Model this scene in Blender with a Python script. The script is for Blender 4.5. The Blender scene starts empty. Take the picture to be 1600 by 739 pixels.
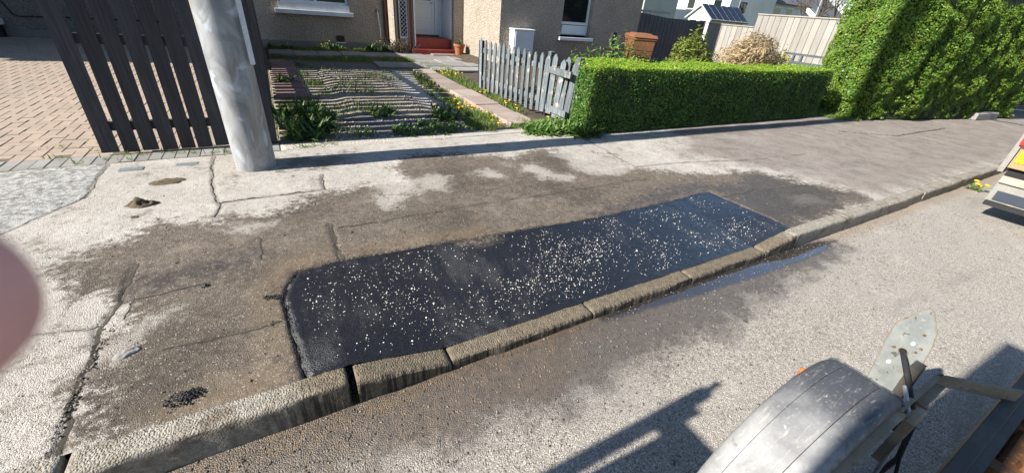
import bpy, math, random
import numpy as np
from mathutils import Matrix, Vector

# ---------------------------------------------------------------- camera, sky, sun, exposure
scene = bpy.context.scene
COL = scene.collection
cam_d = bpy.data.cameras.new('camera')
cam = bpy.data.objects.new('camera', cam_d)
COL.objects.link(cam)
scene.camera = cam
R_, U_, F_ = (Vector(v) for v in ((0.87364, -0.4803, 0.0779), (0.18419, 0.47463, 0.8607), (0.45037, 0.73759, -0.50312)))
CAMH = 1.62
m = Matrix((R_, U_, -F_)).transposed().to_4x4()
m.translation = Vector((0, 0, CAMH))
cam.matrix_world = m
cam_d.sensor_width = 36
cam_d.lens = 615 / 1600 * 36
cam_d.clip_start = 0.005
cam_d.clip_end = 600
cam_d.dof.use_dof = True
cam_d.dof.focus_distance = 4.0
cam_d.dof.aperture_fstop = 8.0

SUN_EL = math.radians(33)
SHX, SHY = 0.9993, -0.038           # horizontal direction in which shadows fall
w = bpy.data.worlds.new('World')
scene.world = w
w.use_nodes = True
wn = w.node_tree.nodes
sky = wn.new('ShaderNodeTexSky')
sky.sky_type = 'NISHITA'
sky.sun_disc = False
sky.sun_elevation = SUN_EL
sky.sun_rotation = math.atan2(-SHX, -SHY)
sky.air_density = 1.0
sky.dust_density = 0.2
sky.ozone_density = 2.5
w.node_tree.links.new(sky.outputs[0], wn['Background'].inputs[0])
wn['Background'].inputs[1].default_value = 0.075

sl = bpy.data.lights.new('sun', 'SUN')
sl.energy = 5.0
sl.angle = math.radians(0.5)
sl.color = (1.0, 0.955, 0.88)
so = bpy.data.objects.new('sun', sl)
COL.objects.link(so)
so.rotation_euler = Vector((SHX * math.cos(SUN_EL), SHY * math.cos(SUN_EL), -math.sin(SUN_EL))).to_track_quat('-Z', 'Y').to_euler()
so.location = (-20, 2, 20)
scene.view_settings.view_transform = 'Standard'
scene.view_settings.look = 'None'
scene.view_settings.gamma = 1
scene.view_settings.exposure = 1.22
scene.cycles.max_bounces = 4
scene.cycles.diffuse_bounces = 3
scene.cycles.transmission_bounces = 2

# ---------------------------------------------------------------- helpers
rng = np.random.default_rng(7)
random.seed(7)
ORG = {}

def set_props(o, label=None, cat=None, group=None, kind=None):
    if label: o['label'] = label
    if cat: o['category'] = cat
    if group: o['group'] = group
    if kind: o['kind'] = kind
    return o

def thing(name, label, cat, loc=(0, 0, 0), group=None):
    o = bpy.data.objects.new(name, None)
    o.empty_display_size = 0.1
    COL.objects.link(o)
    o.location = loc
    ORG[o.name] = np.array(loc, float)
    return set_props(o, label, cat, group)

def link_mesh(name, me, mat=None, parent=None, org=None):
    o = bpy.data.objects.new(name, me)
    COL.objects.link(o)
    if mat is not None and not me.materials: me.materials.append(mat)
    if parent is not None:
        o.parent = parent
        ORG[o.name] = ORG[parent.name]
    else:
        o.location = org if org is not None else (0, 0, 0)
        ORG[o.name] = np.array(o.location, float)
    return o

def mesh_np(name, V, Fq, smooth=False, n=None):
    """V (N,3), Fq: (M,k) array of equal-size faces or list of arrays"""
    V = np.asarray(V, np.float32)
    groups = Fq if isinstance(Fq, list) else [Fq]
    groups = [np.asarray(g, np.int32) for g in groups if len(g)]
    me = bpy.data.meshes.new(name)
    me.vertices.add(len(V))
    me.vertices.foreach_set('co', V.ravel())
    tot = sum(g.size for g in groups)
    cnt = sum(len(g) for g in groups)
    me.loops.add(tot)
    me.loops.foreach_set('vertex_index', np.concatenate([g.ravel() for g in groups]))
    me.polygons.add(cnt)
    sizes = np.concatenate([np.full(len(g), g.shape[1], np.int32) for g in groups])
    starts = np.concatenate([[0], np.cumsum(sizes)[:-1]]).astype(np.int32)
    me.polygons.foreach_set('loop_start', starts)
    me.polygons.foreach_set('loop_total', sizes)
    if smooth: me.polygons.foreach_set('use_smooth', np.ones(cnt, bool))
    me.update(calc_edges=True)
    return me

class MB:
    """collects shapes in world coordinates; build() links them as ONE mesh object"""
    def __init__(s): s.v = []; s.f = []
    def add(s, vs, fs):
        b = len(s.v); s.v += [tuple(p) for p in vs]; s.f += [tuple(i + b for i in f) for f in fs]; return s
    def box(s, x0, x1, y0, y1, z0, z1, M=None, bev=0.0):
        if bev > 0:
            b = bev
            ps = []
            for z, k in ((z0, b), (z0 + b, 0), (z1 - b, 0), (z1, b)):
                for (x, y, sx, sy) in ((x0, y0, 1, 1), (x1, y0, -1, 1), (x1, y1, -1, -1), (x0, y1, 1, -1)):
                    ps += [(x + sx * max(k, 0) + (sx * b if k == 0 else 0) * 0, y + sy * k, z)]
            fs = [(3, 2, 1, 0)] + [(4 * l + i, 4 * l + (i + 1) % 4, 4 * l + 4 + (i + 1) % 4, 4 * l + 4 + i) for l in range(3) for i in range(4)] + [(12, 13, 14, 15)]
        else:
            ps = [(x, y, z) for z in (z0, z1) for (x, y) in ((x0, y0), (x1, y0), (x1, y1), (x0, y1))]
            fs = [(3, 2, 1, 0), (4, 5, 6, 7), (0, 1, 5, 4), (1, 2, 6, 5), (2, 3, 7, 6), (3, 0, 4, 7)]
        if M is not None: ps = [tuple(M @ Vector(p)) for p in ps]
        return s.add(ps, fs)
    def tube(s, pts, r, n=10, r1=None, caps=True):
        pts = [Vector(p) for p in pts]
        rings = []
        up0 = None
        for i, p in enumerate(pts):
            t = (pts[min(i + 1, len(pts) - 1)] - pts[max(i - 1, 0)]).normalized()
            if up0 is None:
                up0 = Vector((0, 0, 1)) if abs(t.z) < 0.9 else Vector((1, 0, 0))
            a = t.cross(up0).normalized(); b = a.cross(t).normalized(); up0 = b
            rr = r if r1 is None else r + (r1 - r) * i / (len(pts) - 1)
            if isinstance(r, (list, tuple)): rr = r[i]
            rings.append([p + a * (math.cos(2 * math.pi * k / n) * rr) + b * (math.sin(2 * math.pi * k / n) * rr) for k in range(n)])
        vs = [q for g in rings for q in g]
        fs = [(i * n + k, i * n + (k + 1) % n, (i + 1) * n + (k + 1) % n, (i + 1) * n + k) for i in range(len(pts) - 1) for k in range(n)]
        if caps: fs += [tuple(range(n - 1, -1, -1)), tuple((len(pts) - 1) * n + k for k in range(n))]
        return s.add(vs, fs)
    def lathe(s, prof, c, n=24):
        vs = [(c[0] + r * math.cos(2 * math.pi * k / n), c[1] + r * math.sin(2 * math.pi * k / n), c[2] + z) for r, z in prof for k in range(n)]
        fs = [(i * n + k, i * n + (k + 1) % n, (i + 1) * n + (k + 1) % n, (i + 1) * n + k) for i in range(len(prof) - 1) for k in range(n)]
        fs += [tuple(range(n - 1, -1, -1)), tuple((len(prof) - 1) * n + k for k in range(n))]
        return s.add(vs, fs)
    def prism(s, poly, axis, a, b):
        """poly of 2D points extruded along axis ('x','y','z') from a to b"""
        def P(q, t): return {'x': (t, q[0], q[1]), 'y': (q[0], t, q[1]), 'z': (q[0], q[1], t)}[axis]
        n = len(poly)
        vs = [P(q, a) for q in poly] + [P(q, b) for q in poly]
        fs = [tuple(range(n - 1, -1, -1)), tuple(range(n, 2 * n))] + [(i, (i + 1) % n, n + (i + 1) % n, n + i) for i in range(n)]
        return s.add(vs, fs)
    def build(s, name, mat, parent=None, smooth=False, org=None, recalc=True):
        o_ = ORG[parent.name] if parent is not None else (np.array(org, float) if org is not None else np.zeros(3))
        me = bpy.data.meshes.new(name)
        me.from_pydata([(p[0] - o_[0], p[1] - o_[1], p[2] - o_[2]) for p in s.v], [], s.f)
        if recalc:
            import bmesh
            bm = bmesh.new(); bm.from_mesh(me)
            bmesh.ops.recalc_face_normals(bm, faces=bm.faces)
            bm.to_mesh(me); bm.free()
        if smooth:
            for p in me.polygons: p.use_smooth = True
            try: me.set_sharp_from_angle(angle=math.radians(35))
            except Exception: pass
        me.update()
        return link_mesh(name, me, mat, parent, org)

def hash2(ix, iy, seed):
    h = (ix.astype(np.int64) * 374761393 + iy.astype(np.int64) * 668265263 + seed * 1274126177) & 0xffffffff
    h = ((h ^ (h >> 13)) * 1274126177) & 0xffffffff
    return ((h ^ (h >> 16)) & 0xffff) / 65535.0
def vnoise(x, y, seed=0):
    x = np.asarray(x, float); y = np.asarray(y, float)
    ix = np.floor(x); iy = np.floor(y); fx = x - ix; fy = y - iy
    fx = fx * fx * (3 - 2 * fx); fy = fy * fy * (3 - 2 * fy)
    a = hash2(ix, iy, seed); b = hash2(ix + 1, iy, seed); c = hash2(ix, iy + 1, seed); d = hash2(ix + 1, iy + 1, seed)
    return (a * (1 - fx) + b * fx) * (1 - fy) + (c * (1 - fx) + d * fx) * fy
def fbm(x, y, seed=0, o=4):
    t = 0; a = 0.5; s = 0
    for i in range(o):
        t = t + a * vnoise(x * 2 ** i + 17.3 * i, y * 2 ** i + 5.1 * i, seed + i); s += a; a *= 0.5
    return t / s
def sdpoly(x, y, poly):
    """signed distance, positive inside"""
    x = np.asarray(x, float); y = np.asarray(y, float)
    d = np.full(x.shape, 1e9); ins = np.zeros(x.shape, bool)
    n = len(poly)
    for i in range(n):
        ax, ay = poly[i]; bx, by = poly[(i + 1) % n]
        ex, ey = bx - ax, by - ay
        t = np.clip(((x - ax) * ex + (y - ay) * ey) / (ex * ex + ey * ey + 1e-12), 0, 1)
        d = np.minimum(d, np.hypot(x - ax - t * ex, y - ay - t * ey))
        c = ((ay > y) != (by > y)) & (x < (bx - ax) * (y - ay) / (by - ay + 1e-12) + ax)
        ins ^= c
    return np.where(ins, d, -d)
def sstep(a, b, x):
    t = np.clip((x - a) / (b - a), 0, 1); return t * t * (3 - 2 * t)

# ---------------------------------------------------------------- material helpers
class NT:
    def __init__(s, name):
        s.m = bpy.data.materials.new(name); s.m.use_nodes = True
        s.t = s.m.node_tree; s.b = s.t.nodes['Principled BSDF']
        s.pos = s.t.nodes.new('ShaderNodeNewGeometry').outputs['Position']
        s.geo = s.t.nodes[-1]
    def L(s, a, b): s.t.links.new(a, b)
    def setin(s, sock, v):
        if hasattr(v, 'is_output') or hasattr(v, 'links'): s.L(v, sock)
        else: sock.default_value = v
    def noise(s, scale, detail=4, rough=0.55, vec=None, dist=0.0):
        n = s.t.nodes.new('ShaderNodeTexNoise'); n.inputs['Scale'].default_value = scale; n.inputs['Detail'].default_value = detail
        n.inputs['Roughness'].default_value = rough; n.inputs['Distortion'].default_value = dist
        s.L(vec if vec is not None else s.pos, n.inputs['Vector']); return n.outputs[0]
    def voro(s, scale, feature='F1', out='Distance', vec=None, rnd=1.0):
        n = s.t.nodes.new('ShaderNodeTexVoronoi'); n.feature = feature; n.inputs['Scale'].default_value = scale
        n.inputs['Randomness'].default_value = rnd
        s.L(vec if vec is not None else s.pos, n.inputs['Vector']); return n.outputs[out]
    def attr(s, name):
        n = s.t.nodes.new('ShaderNodeAttribute'); n.attribute_name = name; return n.outputs['Fac']
    def rnd_island(s): return s.geo.outputs['Random Per Island']
    def math(s, op, a, b=0.0, c=0.0):
        n = s.t.nodes.new('ShaderNodeMath'); n.operation = op
        for i, v in enumerate((a, b, c)): s.setin(n.inputs[i], v)
        return n.outputs[0]
    def ramp(s, v, a, b, lo=0.0, hi=1.0, smooth=True):
        n = s.t.nodes.new('ShaderNodeMapRange'); n.interpolation_type = 'SMOOTHSTEP' if smooth else 'LINEAR'
        s.setin(n.inputs[0], v)
        for i, q in enumerate((a, b, lo, hi)): s.setin(n.inputs[1 + i], q)
        return n.outputs[0]
    def mix(s, f, a, b, mode='MIX'):
        n = s.t.nodes.new('ShaderNodeMix'); n.data_type = 'RGBA'; n.blend_type = mode
        s.setin(n.inputs[0], f)
        for i, v in ((6, a), (7, b)):
            if isinstance(v, (tuple, list)): n.inputs[i].default_value = (v[0], v[1], v[2], 1)
            else: s.L(v, n.inputs[i])
        return n.outputs[2]
    def mapping(s, scale=(1, 1, 1), rot=(0, 0, 0), vec=None):
        n = s.t.nodes.new('ShaderNodeMapping'); n.inputs['Scale'].default_value = scale; n.inputs['Rotation'].default_value = rot
        s.L(vec if vec is not None else s.pos, n.inputs['Vector']); return n.outputs[0]
    def sep(s, i):
        n = s.t.nodes.new('ShaderNodeSeparateXYZ'); s.L(s.pos, n.inputs[0]); return n.outputs[i]
    def objvec(s):
        n = s.t.nodes.new('ShaderNodeTexCoord'); return n.outputs['Object']
    def objrnd(s):
        n = s.t.nodes.new('ShaderNodeObjectInfo'); return n.outputs['Random']
    def bump(s, h, strength=0.5, dist=0.01, normal=None):
        n = s.t.nodes.new('ShaderNodeBump'); s.setin(n.inputs['Strength'], strength); n.inputs['Distance'].default_value = dist
        s.L(h, n.inputs['Height'])
        if normal is not None: s.L(normal, n.inputs['Normal'])
        return n.outputs[0]
    def out(s, color=None, rough=0.8, normal=None, metal=0.0, spec=0.4, **kw):
        if color is not None:
            if isinstance(color, (tuple, list)): s.b.inputs['Base Color'].default_value = (*color[:3], 1)
            else: s.L(color, s.b.inputs['Base Color'])
        s.setin(s.b.inputs['Roughness'], rough); s.setin(s.b.inputs['Metallic'], metal)
        s.setin(s.b.inputs['Specular IOR Level'], spec)
        if normal is not None: s.L(normal, s.b.inputs['Normal'])
        for k, v in kw.items(): s.setin(s.b.inputs[k.replace('_', ' ')], v)
        return s.m

def simple(name, c1, c2=None, rough=0.8, scale=3.0, fine=80.0, bump=0.3, bdist=0.004, metal=0.0, spec=0.4, dirt=None, dirtamt=0.0, objvar=0.0):
    n = NT(name)
    c2 = c2 or tuple(x * 0.7 for x in c1)
    col = n.mix(n.ramp(n.noise(scale, 5), 0.3, 0.7), c1, c2)
    fn = n.noise(fine, 3)
    col = n.mix(n.ramp(fn, 0.3, 0.75, 0, 0.45), col, tuple(x * 0.55 for x in c1))
    if dirt: col = n.mix(n.ramp(n.noise(scale * 2.3, 6, 0.65), 0.62 - dirtamt, 0.72 - dirtamt * 0.6), col, dirt)
    if objvar: col = n.mix(1.0, col, n.mix(n.objrnd(), (1 - objvar,) * 3, (1 + objvar,) * 3), 'MULTIPLY')
    return n.out(col, rough, n.bump(fn, bump, bdist), metal, spec)

# ---- wall render (roughcast)
def roughcast(name, c1, c2):
    n = NT(name)
    f = n.noise(30, 4, 0.75); g = n.voro(26)
    col = n.mix(n.ramp(n.noise(1.3, 5), 0.3, 0.7), c1, c2)
    col = n.mix(n.ramp(f, 0.42, 0.62, 0, 0.75), col, tuple(x * 0.45 for x in c1))
    col = n.mix(n.ramp(n.noise(45, 3), 0.58, 0.70, 0, 0.7), col, tuple(min(1, x * 1.7) for x in c1))
    h = n.math('ADD', f, g)
    return n.out(col, 0.95, n.bump(h, 1.0, 0.022), spec=0.15)

# ---- foliage
def foliage(name, cols, dead=None, rough=0.45, trans=0.3):
    n = NT(name)
    r = n.rnd_island()
    col = n.mix(n.ramp(r, 0.0, 1.0, smooth=False), cols[0], cols[1])
    col = n.mix(n.ramp(n.noise(4.0, 3), 0.42, 0.66, 0, 0.8), col, cols[2])
    col = n.mix(n.ramp(n.noise(9.0, 3), 0.58, 0.72, 0, 0.6), col, tuple(x * 0.55 for x in cols[1]))
    if dead: col = n.mix(n.ramp(n.math('FRACT', n.math('MULTIPLY', r, 37.7)), 0.93, 0.95), col, dead)
    n.out(col, rough, spec=0.35)
    t = n.t.nodes.new('ShaderNodeBsdfTranslucent'); n.L(col, t.inputs[0])
    ms = n.t.nodes.new('ShaderNodeMixShader'); ms.inputs[0].default_value = trans
    o = n.t.nodes['Material Output']
    n.L(n.b.outputs[0], ms.inputs[1]); n.L(t.outputs[0], ms.inputs[2]); n.L(ms.outputs[0], o.inputs[0])
    return n.m

M = {}
M['road'] = None
M['galv'] = simple('galvanised_steel', (0.46, 0.48, 0.5), (0.36, 0.38, 0.4), 0.5, 2.2, 30, 0.08, 0.002, metal=0.55, dirt=(0.30, 0.27, 0.22), dirtamt=0.06)
M['house_wall'] = roughcast('roughcast_brown', (0.43, 0.365, 0.295), (0.35, 0.295, 0.24))
M['house_wall_grey'] = roughcast('roughcast_grey', (0.22, 0.20, 0.18), (0.17, 0.155, 0.14))
M['plinth'] = simple('grey_plinth', (0.2, 0.19, 0.18), None, 0.9, 2, 60, 0.4)
M['white_paint'] = simple('white_painted_trim', (0.78, 0.79, 0.80), (0.70, 0.72, 0.74), 0.45, 2, 40, 0.05, 0.001)
M['sill_paint'] = simple('pale_sill_paint', (0.70, 0.72, 0.74), (0.60, 0.62, 0.64), 0.6, 3, 50, 0.15, 0.002)
M['brown_paint'] = simple('brown_gloss_paint', (0.10, 0.035, 0.022), None, 0.4, 3, 40, 0.08, 0.002)
M['red_paint'] = simple('red_step_paint', (0.30, 0.045, 0.03), (0.25, 0.045, 0.032), 0.55, 3, 50, 0.12, 0.002, dirt=(0.22, 0.14, 0.11), dirtamt=0.04)
M['dark'] = simple('dark_void', (0.012, 0.012, 0.013), None, 0.7)
M['terracotta'] = simple('terracotta', (0.36, 0.115, 0.045), (0.30, 0.10, 0.045), 0.8, 5, 40, 0.2, 0.002)
M['slate'] = simple('roof_slate', (0.13, 0.13, 0.135), (0.10, 0.10, 0.105), 0.7, 1.5, 8, 0.4, 0.02)
M['rust'] = simple('rusty_steel', (0.22, 0.10, 0.04), (0.10, 0.05, 0.028), 0.8, 14, 90, 0.5, 0.003, metal=0.3, dirt=(0.36, 0.20, 0.08), dirtamt=0.08)
M['dirty_steel'] = simple('dusty_bracket_steel', (0.30, 0.25, 0.18), (0.20, 0.155, 0.10), 0.75, 12, 80, 0.35, 0.003, metal=0.2, dirt=(0.16, 0.075, 0.035), dirtamt=0.06)
M['rail_steel'] = simple('dark_greasy_steel', (0.075, 0.068, 0.06), (0.045, 0.042, 0.04), 0.6, 9, 70, 0.3, 0.003, metal=0.3, dirt=(0.13, 0.07, 0.04), dirtamt=0.03)
M['rubber'] = simple('rubber', (0.02, 0.02, 0.021), None, 0.75, 8, 90, 0.3, 0.003)
M['soil'] = simple('soil', (0.10, 0.075, 0.05), (0.06, 0.045, 0.032), 0.95, 7, 60, 0.9, 0.02)
M['stem'] = simple('bark_stem', (0.10, 0.075, 0.05), None, 0.9, 8, 60, 0.5, 0.004)
M['yellow'] = simple('yellow_petals', (0.80, 0.52, 0.02), (0.75, 0.42, 0.01), 0.6, 30, 200, 0.2, 0.002)
M['paleblue_wood'] = None

n = NT('black_fence_stain')
g = n.noise(1, 5, 0.65, vec=n.mapping((45, 45, 2.0)), dist=0.6)
col = n.mix(n.ramp(g, 0.35, 0.68), (0.020, 0.020, 0.026), (0.038, 0.038, 0.046))
col = n.mix(1.0, col, n.mix(n.objrnd(), (0.75,) * 3, (1.35,) * 3), 'MULTIPLY')
M['black_paint'] = n.out(col, 0.6, n.bump(g, 0.5, 0.004), spec=0.35)
n = NT('weathered_blue_grey_pickets')
g = n.noise(1, 5, 0.6, vec=n.mapping((60, 60, 3)))
col = n.mix(n.ramp(g, 0.35, 0.65), (0.17, 0.19, 0.195), (0.085, 0.10, 0.11))
col = n.mix(n.ramp(n.noise(9, 5, 0.7), 0.56, 0.66), col, (0.34, 0.31, 0.27))
col = n.mix(1.0, col, n.mix(n.objrnd(), (0.8,) * 3, (1.2,) * 3), 'MULTIPLY')
M['picket'] = n.out(col, 0.85, n.bump(g, 0.4, 0.004), spec=0.2)

n = NT('bleached_timber_boards')
g = n.noise(1, 5, 0.6, vec=n.mapping((40, 40, 2)))
col = n.mix(n.ramp(g, 0.3, 0.7), (0.32, 0.30, 0.268), (0.235, 0.218, 0.195))
col = n.mix(n.ramp(n.noise(1.2, 3), 0.55, 0.7, 0, 0.5), col, (0.33, 0.31, 0.28))
col = n.mix(1.0, col, n.mix(n.objrnd(), (0.85,) * 3, (1.12,) * 3), 'MULTIPLY')
M['boards'] = n.out(col, 0.9, n.bump(g, 0.4, 0.004), spec=0.15)
M['darkboards'] = simple('grey_timber_boards', (0.10, 0.10, 0.11), (0.075, 0.075, 0.085), 0.9, 3, 40, 0.3, 0.004)

n = NT('window_glass')
M['glass'] = n.out((0.012, 0.014, 0.016), 0.04, spec=0.6)

# ================================================================ GROUND, ROAD, PAVEMENT
KERB_F, KERB_B = 1.315, 1.435
def drop(x):  # dropped kerb: 1 inside the crossing
    return sstep(0.05, 0.52, x) * (1 - sstep(3.22, 3.72, x))
def kerb_top(x):
    full = np.where(np.asarray(x) < 1.5, 0.13, 0.118)
    d = np.clip((np.asarray(x) - 0.05) / 0.47, 0, 1) * (1 - np.clip((np.asarray(x) - 3.25) / 0.45, 0, 1))
    return full * (1 - d) + 0.038 * d
def pav_z(x, y):
    k = kerb_top(x) - 0.004
    t = sstep(0, 1, (np.asarray(y) - KERB_B) / 0.95)
    return k + (0.10 - k) * t

DIRT = [(-1.30,2.88),(-1.15,3.15),(-0.91,3.35),(-0.60,3.23),(-0.24,3.26),(0.18,3.50),(0.48,3.55),(0.93,3.48),(0.84,3.86),(0.99,4.15),(1.59,4.20),(2.25,3.85),(2.81,4.02),(3.03,3.63),(3.44,3.12),(3.90,2.81),(4.48,2.63),(4.96,2.52),(5.17,2.09),(5.49,1.69),(5.46,1.49),(5.02,1.43),(3.90,1.36),(3.62,1.32),(-0.13,1.30),(-0.54,1.30),(-0.80,1.40),(-0.93,1.48),(-0.95,1.96),(-0.91,2.22),(-1.05,2.44),(-1.23,2.64)]
PALE = [[(0.96,3.36),(1.18,3.62),(1.32,3.51),(1.17,3.26)],[(1.66,3.55),(1.79,3.58),(1.90,3.32),(1.67,3.33)],[(2.12,3.61),(2.35,3.58),(2.63,3.05),(2.22,3.11)],[(4.49,1.90),(4.87,1.80),(4.82,1.61),(4.45,1.71)],[(-0.48,3.08),(-0.16,3.07),(-0.24,3.02),(-0.44,3.02)],[(0.64,3.50),(1.00,3.51),(0.95,3.24),(0.57,2.97)],[(-0.98,1.94),(-0.80,2.17),(-0.68,2.22),(-0.69,2.15),(-0.85,1.91)],[(2.78,3.82),(3.18,3.76),(3.44,3.12),(3.06,2.97),(2.72,3.22)]]
MUD = [[(0.19,2.46),(0.63,2.50),(1.22,2.42),(1.22,2.26),(0.60,2.30),(0.18,2.33)],[(-0.22,2.49),(0.04,2.51),(0.11,2.40),(-0.11,2.30),(-0.19,2.07),(-0.14,1.59),(-0.25,1.64),(-0.32,2.07)],[(-0.66,1.53),(-0.44,1.57),(-0.20,1.57),(-0.15,1.47),(-0.32,1.42),(-0.64,1.43)]]
WET = [[(3.22,2.47),(3.60,2.55),(4.26,2.39),(4.30,2.10),(3.83,2.01),(3.78,2.28),(2.45,2.29),(2.29,2.28),(2.55,2.39)],[(3.70,2.09),(4.82,2.52),(5.17,2.09),(5.38,1.64),(4.73,1.54),(3.98,1.46),(3.75,1.42)],[(-0.95,2.58),(-0.66,2.68),(-0.32,2.66),(-0.25,2.59),(-0.64,2.39),(-0.88,2.49)],[(-0.10,4.43),(0.51,4.46),(0.49,4.13),(-0.11,4.10)]]
BITMAC = [(5.6,1.4),(5.4,2.3),(4.9,2.95),(4.6,3.3),(5.2,3.9),(5.8,4.9),(40,4.9),(40,1.4)]

def maxsd(x, y, polys):
    return np.maximum.reduce([sdpoly(x, y, p) for p in polys])
def grid_obj(name, xs, ys, zf, mat, parent=None, attrs=None, skirt=0.05, smooth=True):
    X, Y = np.meshgrid(xs, ys); Z = zf(X, Y)
    nx, ny = len(xs), len(ys)
    V = np.stack([X, Y, Z], -1).reshape(-1, 3)
    i = np.arange(nx * ny).reshape(ny, nx)
    Fq = np.stack([i[:-1, :-1], i[:-1, 1:], i[1:, 1:], i[1:, :-1]], -1).reshape(-1, 4)
    A = {k: f(X, Y).ravel() for k, f in (attrs or {}).items()}
    if skirt:
        ring = np.concatenate([i[0, :], i[1:, -1], i[-1, -2::-1], i[-2:0:-1, 0]])
        base = len(V)
        V = np.concatenate([V, V[ring] - [0, 0, skirt]])
        k = np.arange(len(ring)); k2 = np.roll(k, -1)
        Fq = np.concatenate([Fq, np.stack([ring[k], base + k, base + k2, ring[k2]], -1)])
        for q in A: A[q] = np.concatenate([A[q], A[q][ring]])
    if parent is not None: V = V - ORG[parent.name]
    me = mesh_np(name, V, Fq, smooth)
    for q, a in A.items():
        at = me.attributes.new(q, 'FLOAT', 'POINT'); at.data.foreach_set('value', a.astype(np.float32))
    if skirt and smooth:
        sm = np.ones(len(me.polygons), bool); sm[-len(ring):] = False
        me.polygons.foreach_set('use_smooth', sm)
    return link_mesh(name, me, mat, parent)

def nonuni(a, b, near, far, cx, k):
    out = [a]
    while out[-1] < b:
        d = abs(out[-1] - cx); out.append(out[-1] + near + max(0, d - k) * far)
    out[-1] = b
    return np.array(out)

# --- pavement material
n = NT('worn_concrete_pavement')
N1 = n.noise(4.5, 6, 0.68); N2 = n.noise(26, 5, 0.7); N3 = n.noise(170, 2, 0.6); NB = n.noise(1.5, 5, 0.62)
vt = n.t.nodes.new('ShaderNodeTexVoronoi'); vt.inputs['Scale'].default_value = 210; n.L(n.pos, vt.inputs['Vector'])
spk = vt.outputs['Distance']; sc_ = n.t.nodes.new('ShaderNodeSeparateColor'); n.L(vt.outputs['Color'], sc_.inputs[0])
fuzz = n.math('ADD', n.math('MULTIPLY', n.math('SUBTRACT', N1, 0.5), 0.60), n.math('ADD', n.math('MULTIPLY', n.math('SUBTRACT', N2, 0.5), 0.42), n.math('MULTIPLY', n.math('SUBTRACT', N3, 0.5), 0.24)))
def mask(attr, amp, w, off=0.0):
    return n.ramp(n.math('ADD', n.math('MULTIPLY', fuzz, amp), n.math('ADD', n.attr(attr), off)), -w, w)
pale = n.mix(n.ramp(N1, 0.3, 0.7), (0.50, 0.465, 0.415), (0.37, 0.34, 0.295))
pale = n.mix(n.ramp(NB, 0.38, 0.62, 0, 0.55), pale, (0.36, 0.325, 0.28))
pale = n.mix(n.ramp(N2, 0.50, 0.72, 0, 0.8), pale, (0.27, 0.24, 0.20))
pale = n.mix(n.ramp(N3, 0.60, 0.68, 0, 0.7), pale, (0.14, 0.12, 0.098))
pale = n.mix(n.ramp(N3, 0.40, 0.33, 0, 0.5), pale, (0.60, 0.57, 0.52))
bit = n.mix(n.ramp(N1, 0.35, 0.65), (0.26, 0.222, 0.192), (0.195, 0.168, 0.146))
bit = n.mix(n.ramp(N3, 0.58, 0.70, 0, 0.5), bit, (0.36, 0.33, 0.30))
bit = n.mix(n.ramp(NB, 0.52, 0.7, 0, 0.45), bit, (0.34, 0.305, 0.27))
grey = n.mix(n.ramp(N2, 0.38, 0.62), (0.44, 0.43, 0.40), (0.20, 0.195, 0.18))
col = n.mix(mask('bit', 1.2, 0.30), pale, bit)
col = n.mix(mask('grey', 0.12, 0.02), col, grey)
dirt = n.mix(n.ramp(N2, 0.3, 0.7), (0.165, 0.132, 0.100), (0.088, 0.070, 0.054))
dirt = n.mix(n.ramp(N1, 0.50, 0.72, 0, 0.8), dirt, (0.23, 0.192, 0.15))
dirt = n.mix(n.ramp(N3, 0.58, 0.68, 0, 0.6), dirt, (0.34, 0.29, 0.235))
dirt = n.mix(n.ramp(N3, 0.42, 0.34, 0, 0.5), dirt, (0.06, 0.048, 0.038))
dm = mask('dirt', 1.2, 0.085)
dm = n.math('MAXIMUM', dm, n.ramp(n.math('ADD', N1, n.math('MULTIPLY', N2, 0.5)), 0.80, 1.0, 0, 0.7))
pm = mask('pale', 1.1, 0.06)
dm = n.math('MULTIPLY', dm, n.math('SUBTRACT', 1.0, n.math('MULTIPLY', pm, 0.8)))
col = n.mix(dm, col, dirt)
soot = n.math('MULTIPLY', n.ramp(n.math('ADD', NB, n.math('MULTIPLY', fuzz, 0.4)), 0.44, 0.66), n.math('MULTIPLY', dm, 0.75))
col = n.mix(soot, col, n.mix(N2, (0.085, 0.066, 0.050), (0.040, 0.034, 0.029)))
mudm = mask('mud', 0.9, 0.12)
col = n.mix(n.math('MULTIPLY', mudm, 0.6), col, n.mix(N2, (0.21, 0.15, 0.085), (0.12, 0.09, 0.057)))
wm = mask('wet', 1.35, 0.11)
col = n.mix(n.math('MULTIPLY', wm, 0.75), col, n.mix(N2, (0.07, 0.057, 0.046), (0.03, 0.026, 0.023)))
crack = n.ramp(n.math('ADD', n.attr('crk'), n.math('MULTIPLY', fuzz, 0.05)), 0.0, 0.03, 0.45, 0)
col = n.mix(crack, col, (0.07, 0.058, 0.045))
col = n.mix(n.math('SUBTRACT', 1.0, n.math('MULTIPLY', wm, 0.6)), col, n.mix(1.0, col, n.mix(sc_.outputs[0], (0.80,) * 3, (1.16,) * 3), 'MULTIPLY'))
col = n.mix(n.ramp(sc_.outputs[1], 0.95, 0.97, 0, 0.7), col, (0.06, 0.052, 0.044))
col = n.mix(n.ramp(sc_.outputs[2], 0.97, 0.98, 0, 0.6), col, (0.50, 0.46, 0.40))
rg = n.math('SUBTRACT', 0.92, n.math('ADD', n.math('MULTIPLY', wm, 0.52), n.math('MULTIPLY', mudm, 0.42)))
rg = n.math('MAXIMUM', rg, 0.30)
dry = n.math('SUBTRACT', 0.8, n.math('MULTIPLY', n.math('MAXIMUM', wm, n.math('MULTIPLY', mudm, 0.8)), 0.55))
hh = n.math('ADD', n.math('MULTIPLY', spk, -0.55), n.math('ADD', n.math('MULTIPLY', N3, 0.7), n.math('MULTIPLY', N2, 0.8)))
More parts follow.
